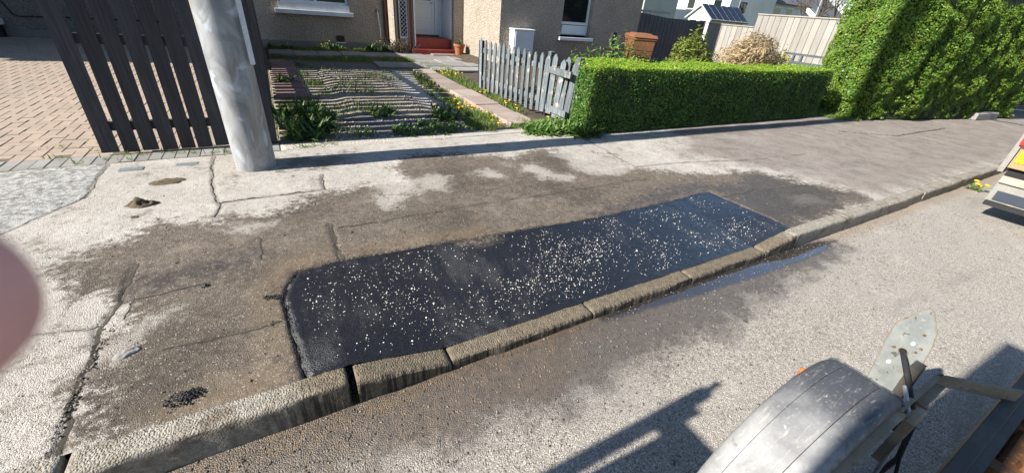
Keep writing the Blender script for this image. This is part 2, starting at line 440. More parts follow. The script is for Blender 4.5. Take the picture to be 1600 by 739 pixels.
M['pavement'] = n.out(col, rg, n.bump(hh, dry, 0.0075), spec=n.ramp(wm, 0, 1, 0.3, 0.6))

# --- road material
n = NT('chipped_asphalt_road')
N1 = n.noise(4, 5, 0.65); N2 = n.noise(30, 4, 0.6); N0 = n.noise(0.9, 4, 0.6)
vt = n.t.nodes.new('ShaderNodeTexVoronoi'); vt.inputs['Scale'].default_value = 185; n.L(n.pos, vt.inputs['Vector'])
v1 = vt.outputs['Distance']
fuzz = n.math('ADD', n.math('MULTIPLY', n.math('SUBTRACT', N1, 0.5), 0.6), n.math('MULTIPLY', n.math('SUBTRACT', N2, 0.5), 0.25))
sepc = n.t.nodes.new('ShaderNodeSeparateColor'); n.L(vt.outputs['Color'], sepc.inputs[0])
stone = n.mix(sepc.outputs[0], (0.55, 0.495, 0.42), (0.28, 0.25, 0.21))
stone = n.mix(n.ramp(sepc.outputs[1], 0.84, 0.86), stone, (0.74, 0.69, 0.62))
stone = n.mix(n.ramp(sepc.outputs[2], 0.86, 0.90), stone, (0.09, 0.08, 0.07))
col = n.mix(n.ramp(v1, 0.30, 0.62, 0, 0.7), stone, (0.23, 0.205, 0.17))
col = n.mix(n.ramp(N0, 0.42, 0.7, 0, 0.5), col, (0.31, 0.29, 0.265))
col = n.mix(n.ramp(N1, 0.56, 0.75, 0, 0.5), col, (0.55, 0.50, 0.44))
col = n.mix(n.ramp(n.math('ADD', N1, N2), 0.74, 0.90, 0.55, 0), col, (0.14, 0.125, 0.105))
col = n.mix(n.ramp(n.noise(1.0, 5, 0.7, vec=n.mapping((0.5, 3.2, 1))), 0.54, 0.68, 0, 0.5), col, (0.21, 0.19, 0.165))
col = n.mix(n.ramp(n.noise(7, 3, 0.6), 0.70, 0.74, 0, 0.8), col, (0.07, 0.063, 0.055))
wm = n.ramp(n.math('ADD', n.attr('wet'), n.math('MULTIPLY', fuzz, 1.05)), -0.20, 0.07)
mm = n.ramp(n.math('ADD', n.attr('mud'), n.math('MULTIPLY', fuzz, 0.9)), -0.14, 0.14)
pm = n.ramp(n.math('ADD', n.attr('puddle'), n.math('MULTIPLY', fuzz, 0.10)), -0.02, 0.02)
gut = n.ramp(n.math('ADD', n.attr('gutter'), n.math('MULTIPLY', fuzz, 0.30)), -0.07, 0.05)
col = n.mix(n.math('MULTIPLY', gut, 0.5), col, (0.25, 0.185, 0.12))
col = n.mix(n.math('MULTIPLY', wm, 0.80), col, n.mix(n.ramp(N2, 0.35, 0.65), (0.080, 0.058, 0.040), (0.040, 0.033, 0.028)))
col = n.mix(n.math('MULTIPLY', mm, 0.5), col, n.mix(n.ramp(N2, 0.35, 0.65), (0.15, 0.10, 0.055), (0.075, 0.056, 0.038)))
col = n.mix(n.math('MULTIPLY', pm, 0.9), col, (0.025, 0.022, 0.02))
rg = n.math('SUBTRACT', 0.9, n.math('ADD', n.math('MULTIPLY', wm, 0.42), n.math('MULTIPLY', pm, 0.52)))
rg = n.math('MAXIMUM', rg, 0.04)
h = n.math('ADD', n.math('MULTIPLY', v1, -1.0), n.math('MULTIPLY', N2, 1.0))
st = n.math('SUBTRACT', 0.75, n.math('ADD', n.math('MULTIPLY', pm, 0.68), n.math('MULTIPLY', wm, 0.05)))
M['road'] = n.out(col, rg, n.bump(h, st, 0.007), spec=n.ramp(pm, 0, 1, 0.45, 1.0), Coat_Weight=n.math('MAXIMUM', pm, n.math('MULTIPLY', wm, 0.4)), Coat_Roughness=n.ramp(pm, 0, 1, 0.28, 0.03), Coat_IOR=1.7)

# --- far ground
gm = simple('dry_grass_ground', (0.07, 0.095, 0.03), (0.10, 0.10, 0.045), 0.95, 1.5, 30, 0.6, 0.03)
set_props(MB().add([(-150, -150, -0.06), (150, -150, -0.06), (150, 150, -0.06), (-150, 150, -0.06)], [(0, 1, 2, 3)]).build('ground', gm), kind='structure')

ROADWET = [(4.15,1.20),(3.69,1.10),(2.84,1.04),(2.15,0.96),(1.58,0.93),(1.04,0.93),(0.60,0.96),(0.25,1.02),(-0.02,1.06),(-0.30,1.10),(-0.60,1.25),(-0.6,1.5),(3.8,1.5)]
PUDDLE = [(4.30,1.235),(4.0,1.30),(3.6,1.36),(3.25,1.40),(2.2,1.38),(1.5,1.32),(1.5,1.27),(2.33,1.20),(3.11,1.165),(3.9,1.165)]
ROADMUD = [(-0.30,1.0),(0.02,0.98),(0.41,0.97),(0.92,0.98),(1.20,1.10),(1.41,1.5),(-0.9,1.5),(-0.9,1.15)]
xs = nonuni(-9, 60, 0.03, 0.06, 1.5, 2.5); ys = np.concatenate([np.linspace(-9, -0.7, 20), np.arange(-0.6, 1.345, 0.03), [1.36]])
road = grid_obj('road', xs, ys, lambda X, Y: 0.010 * (fbm(X * 2.3, Y * 2.3, 3) - 0.5) - 0.012 * sstep(0.9, 1.3, Y) * (X < 6), M['road'], attrs={
    'wet': lambda X, Y: np.clip(sdpoly(X, Y, ROADWET), -0.6, 0.6), 'mud': lambda X, Y: np.clip(sdpoly(X, Y, ROADMUD), -0.6, 0.6),
    'puddle': lambda X, Y: np.clip(sdpoly(X, Y, PUDDLE), -0.3, 0.3), 'gutter': lambda X, Y: np.clip(Y - 1.22 + 0.06 * (fbm(X * 1.3, Y, 9) - 0.5), -0.6, 0.6)}, skirt=0)
set_props(road, kind='structure')

# --- pavement: bed + panels
bed = MB().box(-9, 60, KERB_B - 0.03, 4.75, -0.05, 0.012).build('pavement', M['soil'])
set_props(bed, kind='structure')
PATCH = [(-0.10,2.33),(-0.165,2.2),(-0.19,2.07),(-0.165,1.8),(-0.13,1.45),(-0.11,1.4),(3.76,1.4),(3.765,1.8),(3.755,2.285),(3.0,2.265),(2.25,2.25),(1.7,2.285),(1.18,2.30),(0.6,2.345),(0.14,2.36)]
GREY = [(-4,3.0),(-1.74,3.46),(-1.60,3.69),(-1.44,3.95),(-1.47,4.34),(-1.47,4.72),(-9,4.72),(-9,3)]
CRACKS = [([(-0.95,2.78),(-0.95,2.52),(-0.94,2.40),(-0.99,2.20),(-0.95,2.02),(-0.96,1.81),(-0.94,1.63),(-0.92,1.44)], 0.010), ([(-4,2.35),(-1.34,2.26),(-1.21,2.25),(-1.02,2.20),(-0.99,2.21)], 0.0),
  ([(-0.70,1.88),(-0.54,1.87),(-0.35,1.88),(-0.21,1.88)], 0.004), ([(0.15,2.90),(0.15,2.65),(0.16,2.37)], 0.010), ([(-0.31,2.86),(-0.29,2.55)], 0.002),
  ([(-0.68,4.7),(-0.68,4.38),(-0.63,3.82),(-0.56,3.44),(-0.58,3.29)], 0.002), ([(-0.57,3.52),(-0.35,3.55),(-0.09,3.55),(0.19,3.56),(0.21,3.91)], 0.004), ([(-1.47,4.7),(-1.47,4.34),(-1.44,3.95),(-1.60,3.69),(-1.70,3.53),(-1.74,3.46),(-4,3.0)], 0.0),
  ([(3.80,2.12),(4.35,2.14),(5.14,2.00)], 0.002), ([(0.2,2.80),(0.53,2.81),(1.33,2.83),(2.10,2.80),(3.38,2.79)], -0.003), ([(3.61,4.6),(3.61,3.78),(3.55,3.41),(3.53,3.12),(4.14,3.07),(5.42,2.82),(6.6,2.75)], 0.0),
  ([(-0.55,2.41),(-0.88,2.37),(-0.91,2.22)], 0.0), ([(8.93,3.40),(9.93,2.87),(12.40,2.85)], 0.02), ([(3.95,2.49),(3.97,2.96)], 0.0), ([(-2.2,1.44),(-2.2,4.7)], 0.0)]
def crack_d(X, Y):
    wx = X + 0.022 * (fbm(X * 9, Y * 9, 81, 3) - 0.5); wy = Y + 0.022 * (fbm(X * 9 + 7, Y * 9, 83, 3) - 0.5)
    d = np.full(X.shape, 9.0)
    for pl_, wid in CRACKS:
        for (ax, ay), (bx, by) in zip(pl_[:-1], pl_[1:]):
            ex, ey = bx - ax, by - ay
            t = np.clip(((wx - ax) * ex + (wy - ay) * ey) / (ex * ex + ey * ey), 0, 1)
            d = np.minimum(d, np.hypot(wx - ax - t * ex, wy - ay - t * ey) - wid)
    return np.clip(d + 0.012 * (vnoise(X * 3.3, Y * 3.3, 6) > 0.68), -0.02, 0.2)
def pavement_panel(x0, x1, y0, y1, fine=True):
    g = 0.0
    if fine:
        xs = np.linspace(x0 + g, x1 - g, int((x1 - x0) / 0.0135) + 2); ys = np.linspace(y0 + g, y1 - g, int((y1 - y0) / 0.0135) + 2)
    else:
        xs = nonuni(x0 + g, x1 - g, 0.04, 0.03, 5, 2); ys = np.linspace(y0 + g, y1 - g, 70)
    def zf(X, Y):
        z = pav_z(X, Y) + 0.016 * (fbm(X * 1.7, Y * 1.7, 11) - 0.5) * sstep(1.44, 1.6, Y) + 0.006 * (fbm(X * 11, Y * 11, 5) - 0.5)
        z = z - 0.007 * np.exp(-(np.maximum(crack_d(X, Y), 0) / 0.010) ** 2)
        return z - 0.035 * sstep(-0.02, 0.015, sdpoly(X, Y, PATCH))   # cut out under the patch
    return grid_obj('pavement_panel', xs, ys, zf, M['pavement'], bed, {
        'dirt': lambda X, Y: np.clip(sdpoly(X, Y, DIRT), -0.7, 0.7), 'pale': lambda X, Y: np.clip(maxsd(X, Y, PALE), -0.5, 0.5),
        'mud': lambda X, Y: np.clip(maxsd(X, Y, MUD), -0.5, 0.5), 'wet': lambda X, Y: np.clip(np.maximum(maxsd(X, Y, WET), sdpoly(X, Y, PATCH) - 0.03), -0.5, 0.5),
        'bit': lambda X, Y: np.clip(sdpoly(X, Y, BITMAC), -0.8, 0.8), 'grey': lambda X, Y: np.clip(sdpoly(X, Y, GREY), -0.3, 0.3), 'crk': crack_d}, skirt=0)
def pav_surf(X, Y):
    z = pav_z(X, Y) + 0.016 * (fbm(X * 1.7, Y * 1.7, 11) - 0.5) * sstep(1.44, 1.6, Y) + 0.006 * (fbm(X * 11, Y * 11, 5) - 0.5)
    return z - 0.007 * np.exp(-(np.maximum(crack_d(X, Y), 0) / 0.010) ** 2)
M['crackfill'] = simple('crack_filling', (0.040, 0.034, 0.028), (0.065, 0.058, 0.036), 0.95, 12, 120, 0.8, 0.005)
for pl_, wid in CRACKS:
    P_ = []
    for (ax, ay), (bx, by) in zip(pl_[:-1], pl_[1:]):
        k_ = max(2, int(math.hypot(bx - ax, by - ay) / 0.014))
        P_ += [(ax + (bx - ax) * t / k_, ay + (by - ay) * t / k_) for t in range(k_)]
    P_.append(pl_[-1]); P_ = np.array(P_)
    if len(P_) < 4: continue
    s_ = np.arange(len(P_))
    T = np.gradient(P_, axis=0); T /= np.linalg.norm(T, axis=1, keepdims=True) + 1e-9; Nr = np.stack([-T[:, 1], T[:, 0]], -1)
    P_ = P_ + Nr * ((fbm(s_ * 0.13, s_ * 0 + 3 * wid, 71, 3) - 0.5) * 0.045 + rng.normal(0, 0.0022, len(P_)))[:, None]
    w_ = np.clip(0.0016 + max(wid, 0) * 0.55 + 0.0035 * (fbm(s_ * 0.4, s_ * 0, 77, 3) - 0.35), 0.0004, 0.02) * (1 + 0.4 * rng.random(len(P_)))
    A_, B_ = P_ + Nr * w_[:, None], P_ - Nr * w_[:, None]
    za = pav_surf(A_[:, 0], A_[:, 1]) + 0.0022; zb = pav_surf(B_[:, 0], B_[:, 1]) + 0.0022
    V_ = np.stack([np.c_[A_, za], np.c_[B_, zb]], 1).reshape(-1, 3); i_ = 2 * np.arange(len(P_) - 1)
    link_mesh('filled_crack', mesh_np('filled_crack', V_, np.stack([i_, i_ + 1, i_ + 3, i_ + 2], -1)), M['crackfill'], bed)
for xa, xb in ((-4, -2.2), (-2.2, -0.95), (-0.95, 0.15), (0.15, 3.6), (3.6, 5.6)):
    for ya, yb in ((1.427, 2.2), (2.2, 3.5), (3.5, 4.72)): pavement_panel(xa, xb, ya, yb)
pavement_panel(5.6, 60, 1.427, 4.72, False)

# --- fresh tarmac patch
n = NT('fresh_wet_tarmac')
v = n.voro(170); nz = n.noise(45, 3, 0.6); lg = n.noise(1.0, 4, 0.6, vec=n.mapping((1.6, 1.6, 1))); st = n.noise(1.0, 4, 0.7, vec=n.mapping((9, 2.2, 1), (0, 0, -0.7)))
mm = n.math('ADD', n.math('MULTIPLY', lg, 0.6), n.math('MULTIPLY', st, 0.4))
gr = n.noise(110, 6, 0.75)
col = n.mix(n.ramp(gr, 0.40, 0.66), (0.004, 0.004, 0.005), (0.020, 0.019, 0.021))
col = n.mix(n.ramp(mm, 0.52, 0.68, 0, 0.7), col, (0.034, 0.032, 0.034))
col = n.mix(n.math('MULTIPLY', n.ramp(n.attr('sand'), -0.03, 0.06), n.ramp(nz, 0.4, 0.6, 0.15, 0.8)), col, (0.15, 0.115, 0.08))
rg = n.ramp(mm, 0.36, 0.62, 0.20, 0.46)
h = n.math('ADD', n.math('MULTIPLY', v, -0.9), n.math('MULTIPLY', gr, 1.2))
M['tarmac'] = n.out(col, rg, n.bump(h, n.ramp(mm, 0.35, 0.62, 0.35, 0.7), 0.006), spec=0.7, Coat_Weight=n.ramp(n.sep(0), 0.8, 3.2, 0.05, 0.85), Coat_Roughness=0.22, Coat_IOR=1.7)
def patch_z(X, Y):
    s = sdpoly(X, Y, PATCH)
    lip = 0.0045 * np.exp(-((s - 0.03) / 0.02) ** 2) * (Y > 1.5) * (0.5 + vnoise(X * 14, Y * 14, 21))
    return pav_z(X, Y) + 0.006 + lip + 0.006 * (fbm(X * 9, Y * 9, 31) - 0.5) + 0.0035 * (fbm(X * 40, Y * 40, 33, 2) - 0.5) * (1 + 1.2 * np.exp(-(s / 0.05) ** 2)) - 0.045 * (1 - sstep(-0.012, 0.012, s + 0.02 * (vnoise(X * 25, Y * 25, 3) - 0.5))) + 0.006 * (fbm(X * 2, Y * 2, 41) - 0.5)
def patch_zc(X, Y): return patch_z(X, np.minimum(Y, 2.4))
SAND = [(0.98, 2.36), (1.25, 2.34), (1.30, 2.22), (1.12, 2.16), (0.9, 2.24)]
patch = grid_obj('tarmac_patch', np.arange(-0.24, 3.801, 0.0125), np.arange(1.4265, 2.42, 0.0125), patch_zc, M['tarmac'], bed,
                 {'rim': lambda X, Y: sdpoly(X, Y, PATCH), 'sand': lambda X, Y: sdpoly(X, Y, SAND)}, skirt=0)

# --- white chippings scattered on the patch (uncountable)
def stones(name, P, size, mat, label, cat, parent=None, kind='stuff', flat=0.6, seed=1):
    r = np.random.default_rng(seed); N = len(P)
    base = np.array([(1, 0, 0), (0, 1, 0), (-1, 0, 0), (0, -1, 0), (0, 0, 1), (0, 0, -1)], float)
    fs = np.array([(0, 1, 4), (1, 2, 4), (2, 3, 4), (3, 0, 4), (1, 0, 5), (2, 1, 5), (3, 2, 5), (0, 3, 5)])
    th = r.random(N) * 6.28; c, s = np.cos(th), np.sin(th)
    V = base[None] * (1 + 0.5 * (r.random((N, 6, 1)) - 0.5)) + 0.35 * (r.random((N, 6, 3)) - 0.5)
    V[..., 0] *= 1.0 + 0.5 * r.random((N, 1)); V[..., 2] *= flat
    V = V * np.asarray(size).reshape(-1, 1, 1)
    W = np.stack([V[..., 0] * c[:, None] - V[..., 1] * s[:, None], V[..., 0] * s[:, None] + V[..., 1] * c[:, None], V[..., 2]], -1) + P[:, None, :]
    Fq = (fs[None] + 6 * np.arange(N)[:, None, None]).reshape(-1, 3)
    W = W.reshape(-1, 3)
    if parent is not None: W = W - ORG[parent.name]
    o = link_mesh(name, mesh_np(name, W, Fq), mat, parent)
    return set_props(o, label, cat, None, kind)
n = NT('white_chippings')
r_ = n.rnd_island()
M['chips'] = n.out(n.mix(r_, (0.86, 0.82, 0.74), (0.52, 0.47, 0.39)), 0.85, spec=0.2)
N = 9500
cx_ = rng.uniform(-0.1, 3.7, N); cy_ = rng.uniform(1.47, 2.3, N)
dens = (0.12 + sstep(0.30, 0.72, fbm(cx_ * 2.6, cy_ * 2.6, 61, 3))) * (0.35 + 0.65 * np.exp(-((cy_ - 1.84) / 0.30) ** 2)) * (0.4 + 0.6 * np.exp(-((cx_ - 1.8) / 1.4) ** 2)) * 0.85
keep = (rng.random(N) < dens * 0.95) & (sdpoly(cx_, cy_, PATCH) > 0.04)
cx_, cy_ = cx_[keep], cy_[keep]
# clusters
for k in range(16):
    a, b = rng.uniform(0.3, 3.4), rng.uniform(1.6, 2.15); q = rng.integers(4, 14)
    cx_ = np.concatenate([cx_, a + rng.normal(0, 0.035, q)]); cy_ = np.concatenate([cy_, b + rng.normal(0, 0.03, q)])
sz = (0.0013 + 0.0031 * rng.random(len(cx_)) ** 1.6) * (1 + (rng.random(len(cx_)) > 0.95) * 0.6)
P = np.stack([cx_, cy_, patch_zc(cx_, cy_) + sz * 0.15], -1)
stones('white_chippings', P, sz, M['chips'], 'white stone chippings scattered over the black tarmac patch', 'chippings', flat=0.7)
# grit on the pavement
N = 15000
gx = rng.uniform(-2.4, 4.8, N); gy = rng.uniform(1.5, 4.6, N)
k = (rng.random(N) < 0.16 + 0.6 * sstep(-0.05, 0.2, sdpoly(gx, gy, DIRT)) * fbm(gx * 2, gy * 2, 71)) & (sdpoly(gx, gy, PATCH) < -0.02)
gx, gy = gx[k], gy[k]; sz = 0.0014 + 0.0046 * rng.random(len(gx)) ** 2.2; sz = sz * (1 + (rng.random(len(gx)) > 0.985) * 1.3)
n = NT('grit'); r_ = n.rnd_island()
M['grit'] = n.out(n.mix(n.ramp(r_, 0.3, 0.9), (0.07, 0.056, 0.044), (0.24, 0.205, 0.165)), 0.9)
stones('grit', np.stack([gx, gy, pav_z(gx, gy) + sz * 0.2], -1), sz, M['grit'], 'loose grit and crumbs scattered over the dirty pavement', 'grit', seed=4)
N = 9000
hx = rng.uniform(-1.0, 6.5, N); hy = 1.31 - np.abs(rng.normal(0, 0.45, N)); k = (hy > -0.6)
hx, hy = hx[k], hy[k]; sz = 0.0014 + 0.0050 * rng.random(len(hx)) ** 2.5
stones('road_grit', np.stack([hx, hy, 0.010 * (fbm(hx * 2.3, hy * 2.3, 3) - 0.5) - 0.012 * sstep(0.9, 1.3, hy) + sz * 0.3], -1), sz, M['grit'], 'loose grit lying on the road and gathered along the gutter', 'grit', seed=44)
# crumbly bitumen bead along the patch edge
pp = []
pe = PATCH[11:] + PATCH[:5]
for (a, b) in zip(pe[:-1], pe[1:]):
    L_ = math.hypot(b[0] - a[0], b[1] - a[1]); q = max(2, int(L_ * 150))
    t = rng.random(q); left = a[0] < 0.2 and b[0] < 0.2
    w_ = 0.011 if left else 0.004
    pp += [(a[0] + (b[0] - a[0]) * s + rng.normal(0, w_), a[1] + (b[1] - a[1]) * s + rng.normal(0, w_)) for s in t]
for s in rng.random(90): pp.append((-0.19 - 0.10 * s + rng.normal(0, 0.012), 2.10 + 0.03 * s + rng.normal(0, 0.012)))
pp = np.array(pp); sz = rng.uniform(0.002, 0.0065, len(pp))
crumb = simple('black_bitumen', (0.012, 0.012, 0.014), None, 0.55, 20, 120, 0.4, 0.003)
stones('bitumen_crumbs', np.stack([pp[:, 0], pp[:, 1], pav_z(pp[:, 0], pp[:, 1]) + 0.006], -1), sz, crumb, 'crumbly black bitumen bead along the edge of the tarmac patch', 'bitumen', seed=5)
q = 170
lx, ly = rng.normal(-0.57, 0.032, q), rng.normal(1.53, 0.02, q)
stones('tarmac_crumbs', np.stack([lx, ly, pav_z(lx, ly) + 0.004 + 0.010 * np.exp(-(((lx + .57) / .03) ** 2 + ((ly - 1.53) / .02) ** 2))], -1), rng.uniform(0.003, 0.007, q), crumb,
       'small heap of black tarmac crumbs on the pavement near the kerb', 'tarmac heap', kind=None, seed=6)

# --- kerb
n = NT('kerb_concrete')
N2 = n.noise(35, 5, 0.65); v = n.voro(85); big = n.noise(3.5, 5)
X_, Y_, Z_ = n.sep(0), n.sep(1), n.sep(2)
cl = n.mix(n.ramp(N2, 0.3, 0.7), (0.36, 0.325, 0.27), (0.22, 0.195, 0.155))
cl = n.mix(n.ramp(n.noise(7, 6, 0.7), 0.5, 0.66, 0, 0.8), cl, (0.14, 0.11, 0.08))
mud = n.mix(n.ramp(N2, 0.3, 0.7), (0.175, 0.135, 0.082), (0.10, 0.078, 0.05))
zone = n.math('MULTIPLY', n.ramp(n.math('ADD', X_, big), -0.05, 0.55), n.ramp(n.math('ADD', X_, n.math('MULTIPLY', big, 0.6)), 3.75, 4.15, 1, 0))
col = n.mix(n.math('MULTIPLY', zone, 0.85), cl, mud)
drip = n.noise(1, 3, 0.6, vec=n.mapping((42, 3, 2.5)))
front = n.math('MULTIPLY', n.ramp(Y_, 1.325, 1.345, 1, 0), n.ramp(Z_, 0.105, 0.118, 1, 0))
col = n.mix(n.math('MULTIPLY', n.math('MULTIPLY', n.ramp(drip, 0.46, 0.56), front), n.math('MULTIPLY', n.ramp(X_, -0.45, -0.05), n.ramp(X_, 3.72, 3.8, 0.9, 0))), col, (0.03, 0.026, 0.022))
col = n.mix(n.ramp(v, 0.05, 0.22, 0.35, 0), col, (0.46, 0.43, 0.38))
wetk = n.math('MULTIPLY', n.ramp(X_, 1.3, 2.2), n.ramp(X_, 3.2, 3.3, 1, 0))
rg = n.math('SUBTRACT', 0.9, n.math('MULTIPLY', wetk, 0.3))
h = n.math('ADD', n.math('MULTIPLY', n.voro(120), -0.8), n.math('ADD', n.math('MULTIPLY', n.noise(170, 2), 0.8), n.math('MULTIPLY', N2, 0.9)))
M['kerb'] = n.out(col, rg, n.bump(h, 0.9, 0.009), spec=0.35)
kerb = MB().box(-9, 60, KERB_F + 0.03, KERB_B - 0.02, -0.05, 0.016).build('kerb', M['soil'])
set_props(kerb, kind='structure')
def kerb_stone(x0, x1, seed):
    nx = max(8, int((x1 - x0) / 0.03)) if x0 < 9 else 6
    xs = np.linspace(x0, x1, nx)
    xs = np.concatenate([[x0 + 0.0], x0 + np.array([0.004, 0.01]), xs[1:-1], x1 - np.array([0.01, 0.004]), [x1]])
    prof = []
    for t in np.linspace(0, 1, 8): prof.append((0, -0.05 + t * 1.0, 'f'))
    rings = []
    for i, x in enumerate(xs):
        zt = float(kerb_top(x)); end = min(x - x0, x1 - x)
        ins = 0.008 * (1 - min(1, end / 0.01))
        R = 0.022 if zt > 0.07 else 0.012
        pts = []
        z0 = -0.05
        for t in np.linspace(0, 1, 7): pts.append((KERB_F + 0.004 * t, z0 + (zt - R - z0) * t))
        for a in np.linspace(0, math.pi / 2, 5)[1:]: pts.append((KERB_F + 0.004 + R * (1 - math.cos(a)), zt - R + R * math.sin(a)))
        for t in np.linspace(0, 1, 6)[1:]: pts.append((KERB_F + 0.004 + R + (KERB_B - 0.006 - KERB_F - R - 0.004) * t, zt))
        pts.append((KERB_B - 0.004, zt - 0.01)); pts.append((KERB_B - 0.004, z0))
        cy, cz = 0.5 * (KERB_F + KERB_B), zt - 0.05
        rings.append([(x, y + (cy - y) * ins * 4, z - ins * (z > 0)) for y, z in pts])
    V = np.array(rings); k = V.shape[1]
    nz_ = 0.010 * (fbm(V[..., 0] * 26 + seed, (V[..., 1] + V[..., 2]) * 22, 3, 3) - 0.5) + 0.012 * (fbm(V[..., 0] * 5 + seed, (V[..., 1] + V[..., 2]) * 7, 8, 2) - 0.5)
    V[..., 1] += nz_ * (V[..., 2] < 0.9 * V[..., 2].max(1, keepdims=True)); V[..., 2] += nz_ * 0.7
    me_v = V.reshape(-1, 3); i = np.arange(len(xs) * k).reshape(len(xs), k)
    Fq = np.stack([i[:-1, :-1], i[:-1, 1:], i[1:, 1:], i[1:, :-1]], -1).reshape(-1, 4)[:, ::-1]
    me = mesh_np('kerb_stone', me_v, [Fq, i[:1, :], i[-1:, ::-1]], True)
    me.polygons.foreach_set('use_smooth', np.array([True] * len(Fq) + [False, False]))
    return link_mesh('kerb_stone', me, M['kerb'], kerb)
edges = [(-2.70, -1.815), (-1.80, -0.905), (-0.885, 0.034), (0.066, 0.515), (0.525, 1.437), (1.445, 2.352), (2.362, 3.252), (3.262, 3.655)]
x = 3.665
while x < 24: edges.append((x, x + 0.905)); x += 0.915
for i, (a, b) in enumerate(edges): kerb_stone(a, b, i * 3.7)
# tar blob in the open kerb joint
lx, ly = rng.uniform(0.028, 0.072, 60), rng.uniform(1.34, 1.43, 60)
stones('tar_plug', np.stack([lx, ly, 0.012 + (ly - 1.34) * 1.0 + rng.normal(0, 0.006, 60)], -1), rng.uniform(0.007, 0.015, 60), crumb, None, None, kerb, None, seed=9)

# ---------------------------------------------------------------- block paved drive on the left
n = NT('buff_block_paver')
c = n.mix(n.objrnd(), (0.37, 0.31, 0.25), (0.30, 0.245, 0.195))
c = n.mix(n.ramp(n.rnd_island(), 0, 1, 0, 0.6), c, (0.42, 0.30, 0.23))
c = n.mix(n.ramp(n.noise(2.2, 5, 0.6), 0.45, 0.72, 0, 0.7), c, (0.28, 0.24, 0.185))
c = n.mix(n.ramp(n.noise(60, 4, 0.7), 0.45, 0.7, 0, 0.5), c, (0.22, 0.185, 0.14))
M['paver'] = n.out(c, 0.9, n.bump(n.noise(140, 3), 0.4, 0.004), spec=0.2)
M['paver_grey'] = simple('grey_block_paver', (0.30, 0.285, 0.26), (0.23, 0.215, 0.195), 0.9, 4, 80, 0.4, 0.004, objvar=0.15)
M['joint'] = simple('sandy_joint', (0.15, 0.125, 0.085), (0.10, 0.095, 0.05), 0.95, 6, 60, 0.5, 0.005)
DZ = 0.10
drive = MB().box(-9, -0.09, 4.73, 14.56, 0.0, DZ - 0.004).build('block_paving', M['joint'])
set_props(drive, kind='structure')
def paver_mesh(w, l):
    b = MB().box(-w / 2, w / 2, -l / 2, l / 2, -0.03, 0.0, bev=0.003)
    me = bpy.data.meshes.new('paver'); me.from_pydata(b.v, [], b.f); me.update(); me.materials.append(M['paver']); return me
PH, PV = paver_mesh(0.1935, 0.0935), paver_mesh(0.0935, 0.1935)
cells = []
for j in range(0, 97):
    for i in range(-95, 0):
        k = (i - j) % 4
        x, y = -0.1 + (i + 0.5) * 0.1, 4.98 + (j + 0.5) * 0.1
        if k == 0: px, py, h = x + 0.05, y, True
        elif k == 2: px, py, h = x, y - 0.05, False
        else: continue
        if px > -0.2 or py < 5.02 or py > 14.5 or px < -(2.35 + 0.36 * (py - 4.6)): continue
        cells.append((px, py, h))
vis = [c for c in cells if c[0] < -1.3 and c[1] < 11.5]
vis.sort(key=lambda c: c[0] ** 2 + c[1] ** 2)
near = set(vis[:300])
rest = MB()
for c in cells:
    dz = DZ + random.uniform(-0.0025, 0.0025)
    if c in near:
        o = bpy.data.objects.new('paver', PH if c[2] else PV); COL.objects.link(o); o.parent = drive
        o.location = (c[0], c[1], dz); o.rotation_euler = (random.gauss(0, 0.006), random.gauss(0, 0.006), random.gauss(0, 0.008))
    else:
        w2, l2 = (0.0968, 0.0468) if c[2] else (0.0468, 0.0968)
        rest.box(c[0] - w2, c[0] + w2, c[1] - l2, c[1] + l2, dz - 0.03, dz, bev=0.003)
set_props(rest.build('pavers', M['paver'], drive), kind='stuff')
PB = paver_mesh(0.094, 0.24); PB.materials.clear(); PB.materials.append(M['paver_grey'])
for i in range(27):
    x = -2.75 + i * 0.1
    o = bpy.data.objects.new('paver', PB); COL.objects.link(o); o.parent = drive
    o.location = (x, 4.865 + random.uniform(-0.006, 0.006), DZ + random.uniform(-0.003, 0.003)); o.rotation_euler = (0, 0, random.gauss(0, 0.01))

# ---------------------------------------------------------------- garden and driveway ground
n = NT('sandy_driveway')
N1 = n.noise(3.5, 6, 0.65); N2 = n.noise(40, 4, 0.65); v = n.voro(60)
c = n.mix(n.ramp(N1, 0.3, 0.7), (0.40, 0.335, 0.25), (0.27, 0.225, 0.165))
c = n.mix(n.ramp(N2, 0.45, 0.7, 0, 0.6), c, (0.17, 0.14, 0.10))
c = n.mix(n.ramp(v, 0.1, 0.3, 0.5, 0), c, (0.44, 0.39, 0.32))
c = n.mix(n.ramp(n.math('ADD', n.attr('gravel'), n.math('MULTIPLY', n.math('SUBTRACT', N1, 0.5), 0.6)), -0.1, 0.15), c, n.mix(n.ramp(v, 0.1, 0.5), (0.32, 0.30, 0.28), (0.10, 0.095, 0.09)))
c = n.mix(n.ramp(n.math('ADD', n.attr('turf'), n.math('MULTIPLY', n.math('SUBTRACT', N1, 0.5), 0.8)), -0.15, 0.15), c, n.mix(N2, (0.12, 0.095, 0.05), (0.07, 0.075, 0.03)))
c = n.mix(n.ramp(n.math('ADD', n.attr('apron'), n.math('MULTIPLY', n.math('SUBTRACT', N1, 0.5), 0.3)), -0.06, 0.06), c, n.mix(N1, (0.48, 0.44, 0.38), (0.38, 0.345, 0.29)))
M['drive'] = n.out(c, 0.95, n.bump(n.math('ADD', N2, n.math('MULTIPLY', v, -0.7)), 0.8, 0.015), spec=0.15)
def drive_z(X, Y):
    hump = sstep(0.7, 1.0, X) * (1 - sstep(1.85, 2.2, X)) * sstep(5.6, 6.4, Y) * (1 - sstep(9.6, 10.4, Y))
    return 0.10 + hump * (0.02 + 0.035 * fbm(X * 1.5, Y * 1.2, 51, 3)) + 0.02 * (fbm(X * 3, Y * 3, 52) - 0.5) * sstep(4.8, 5.2, Y)
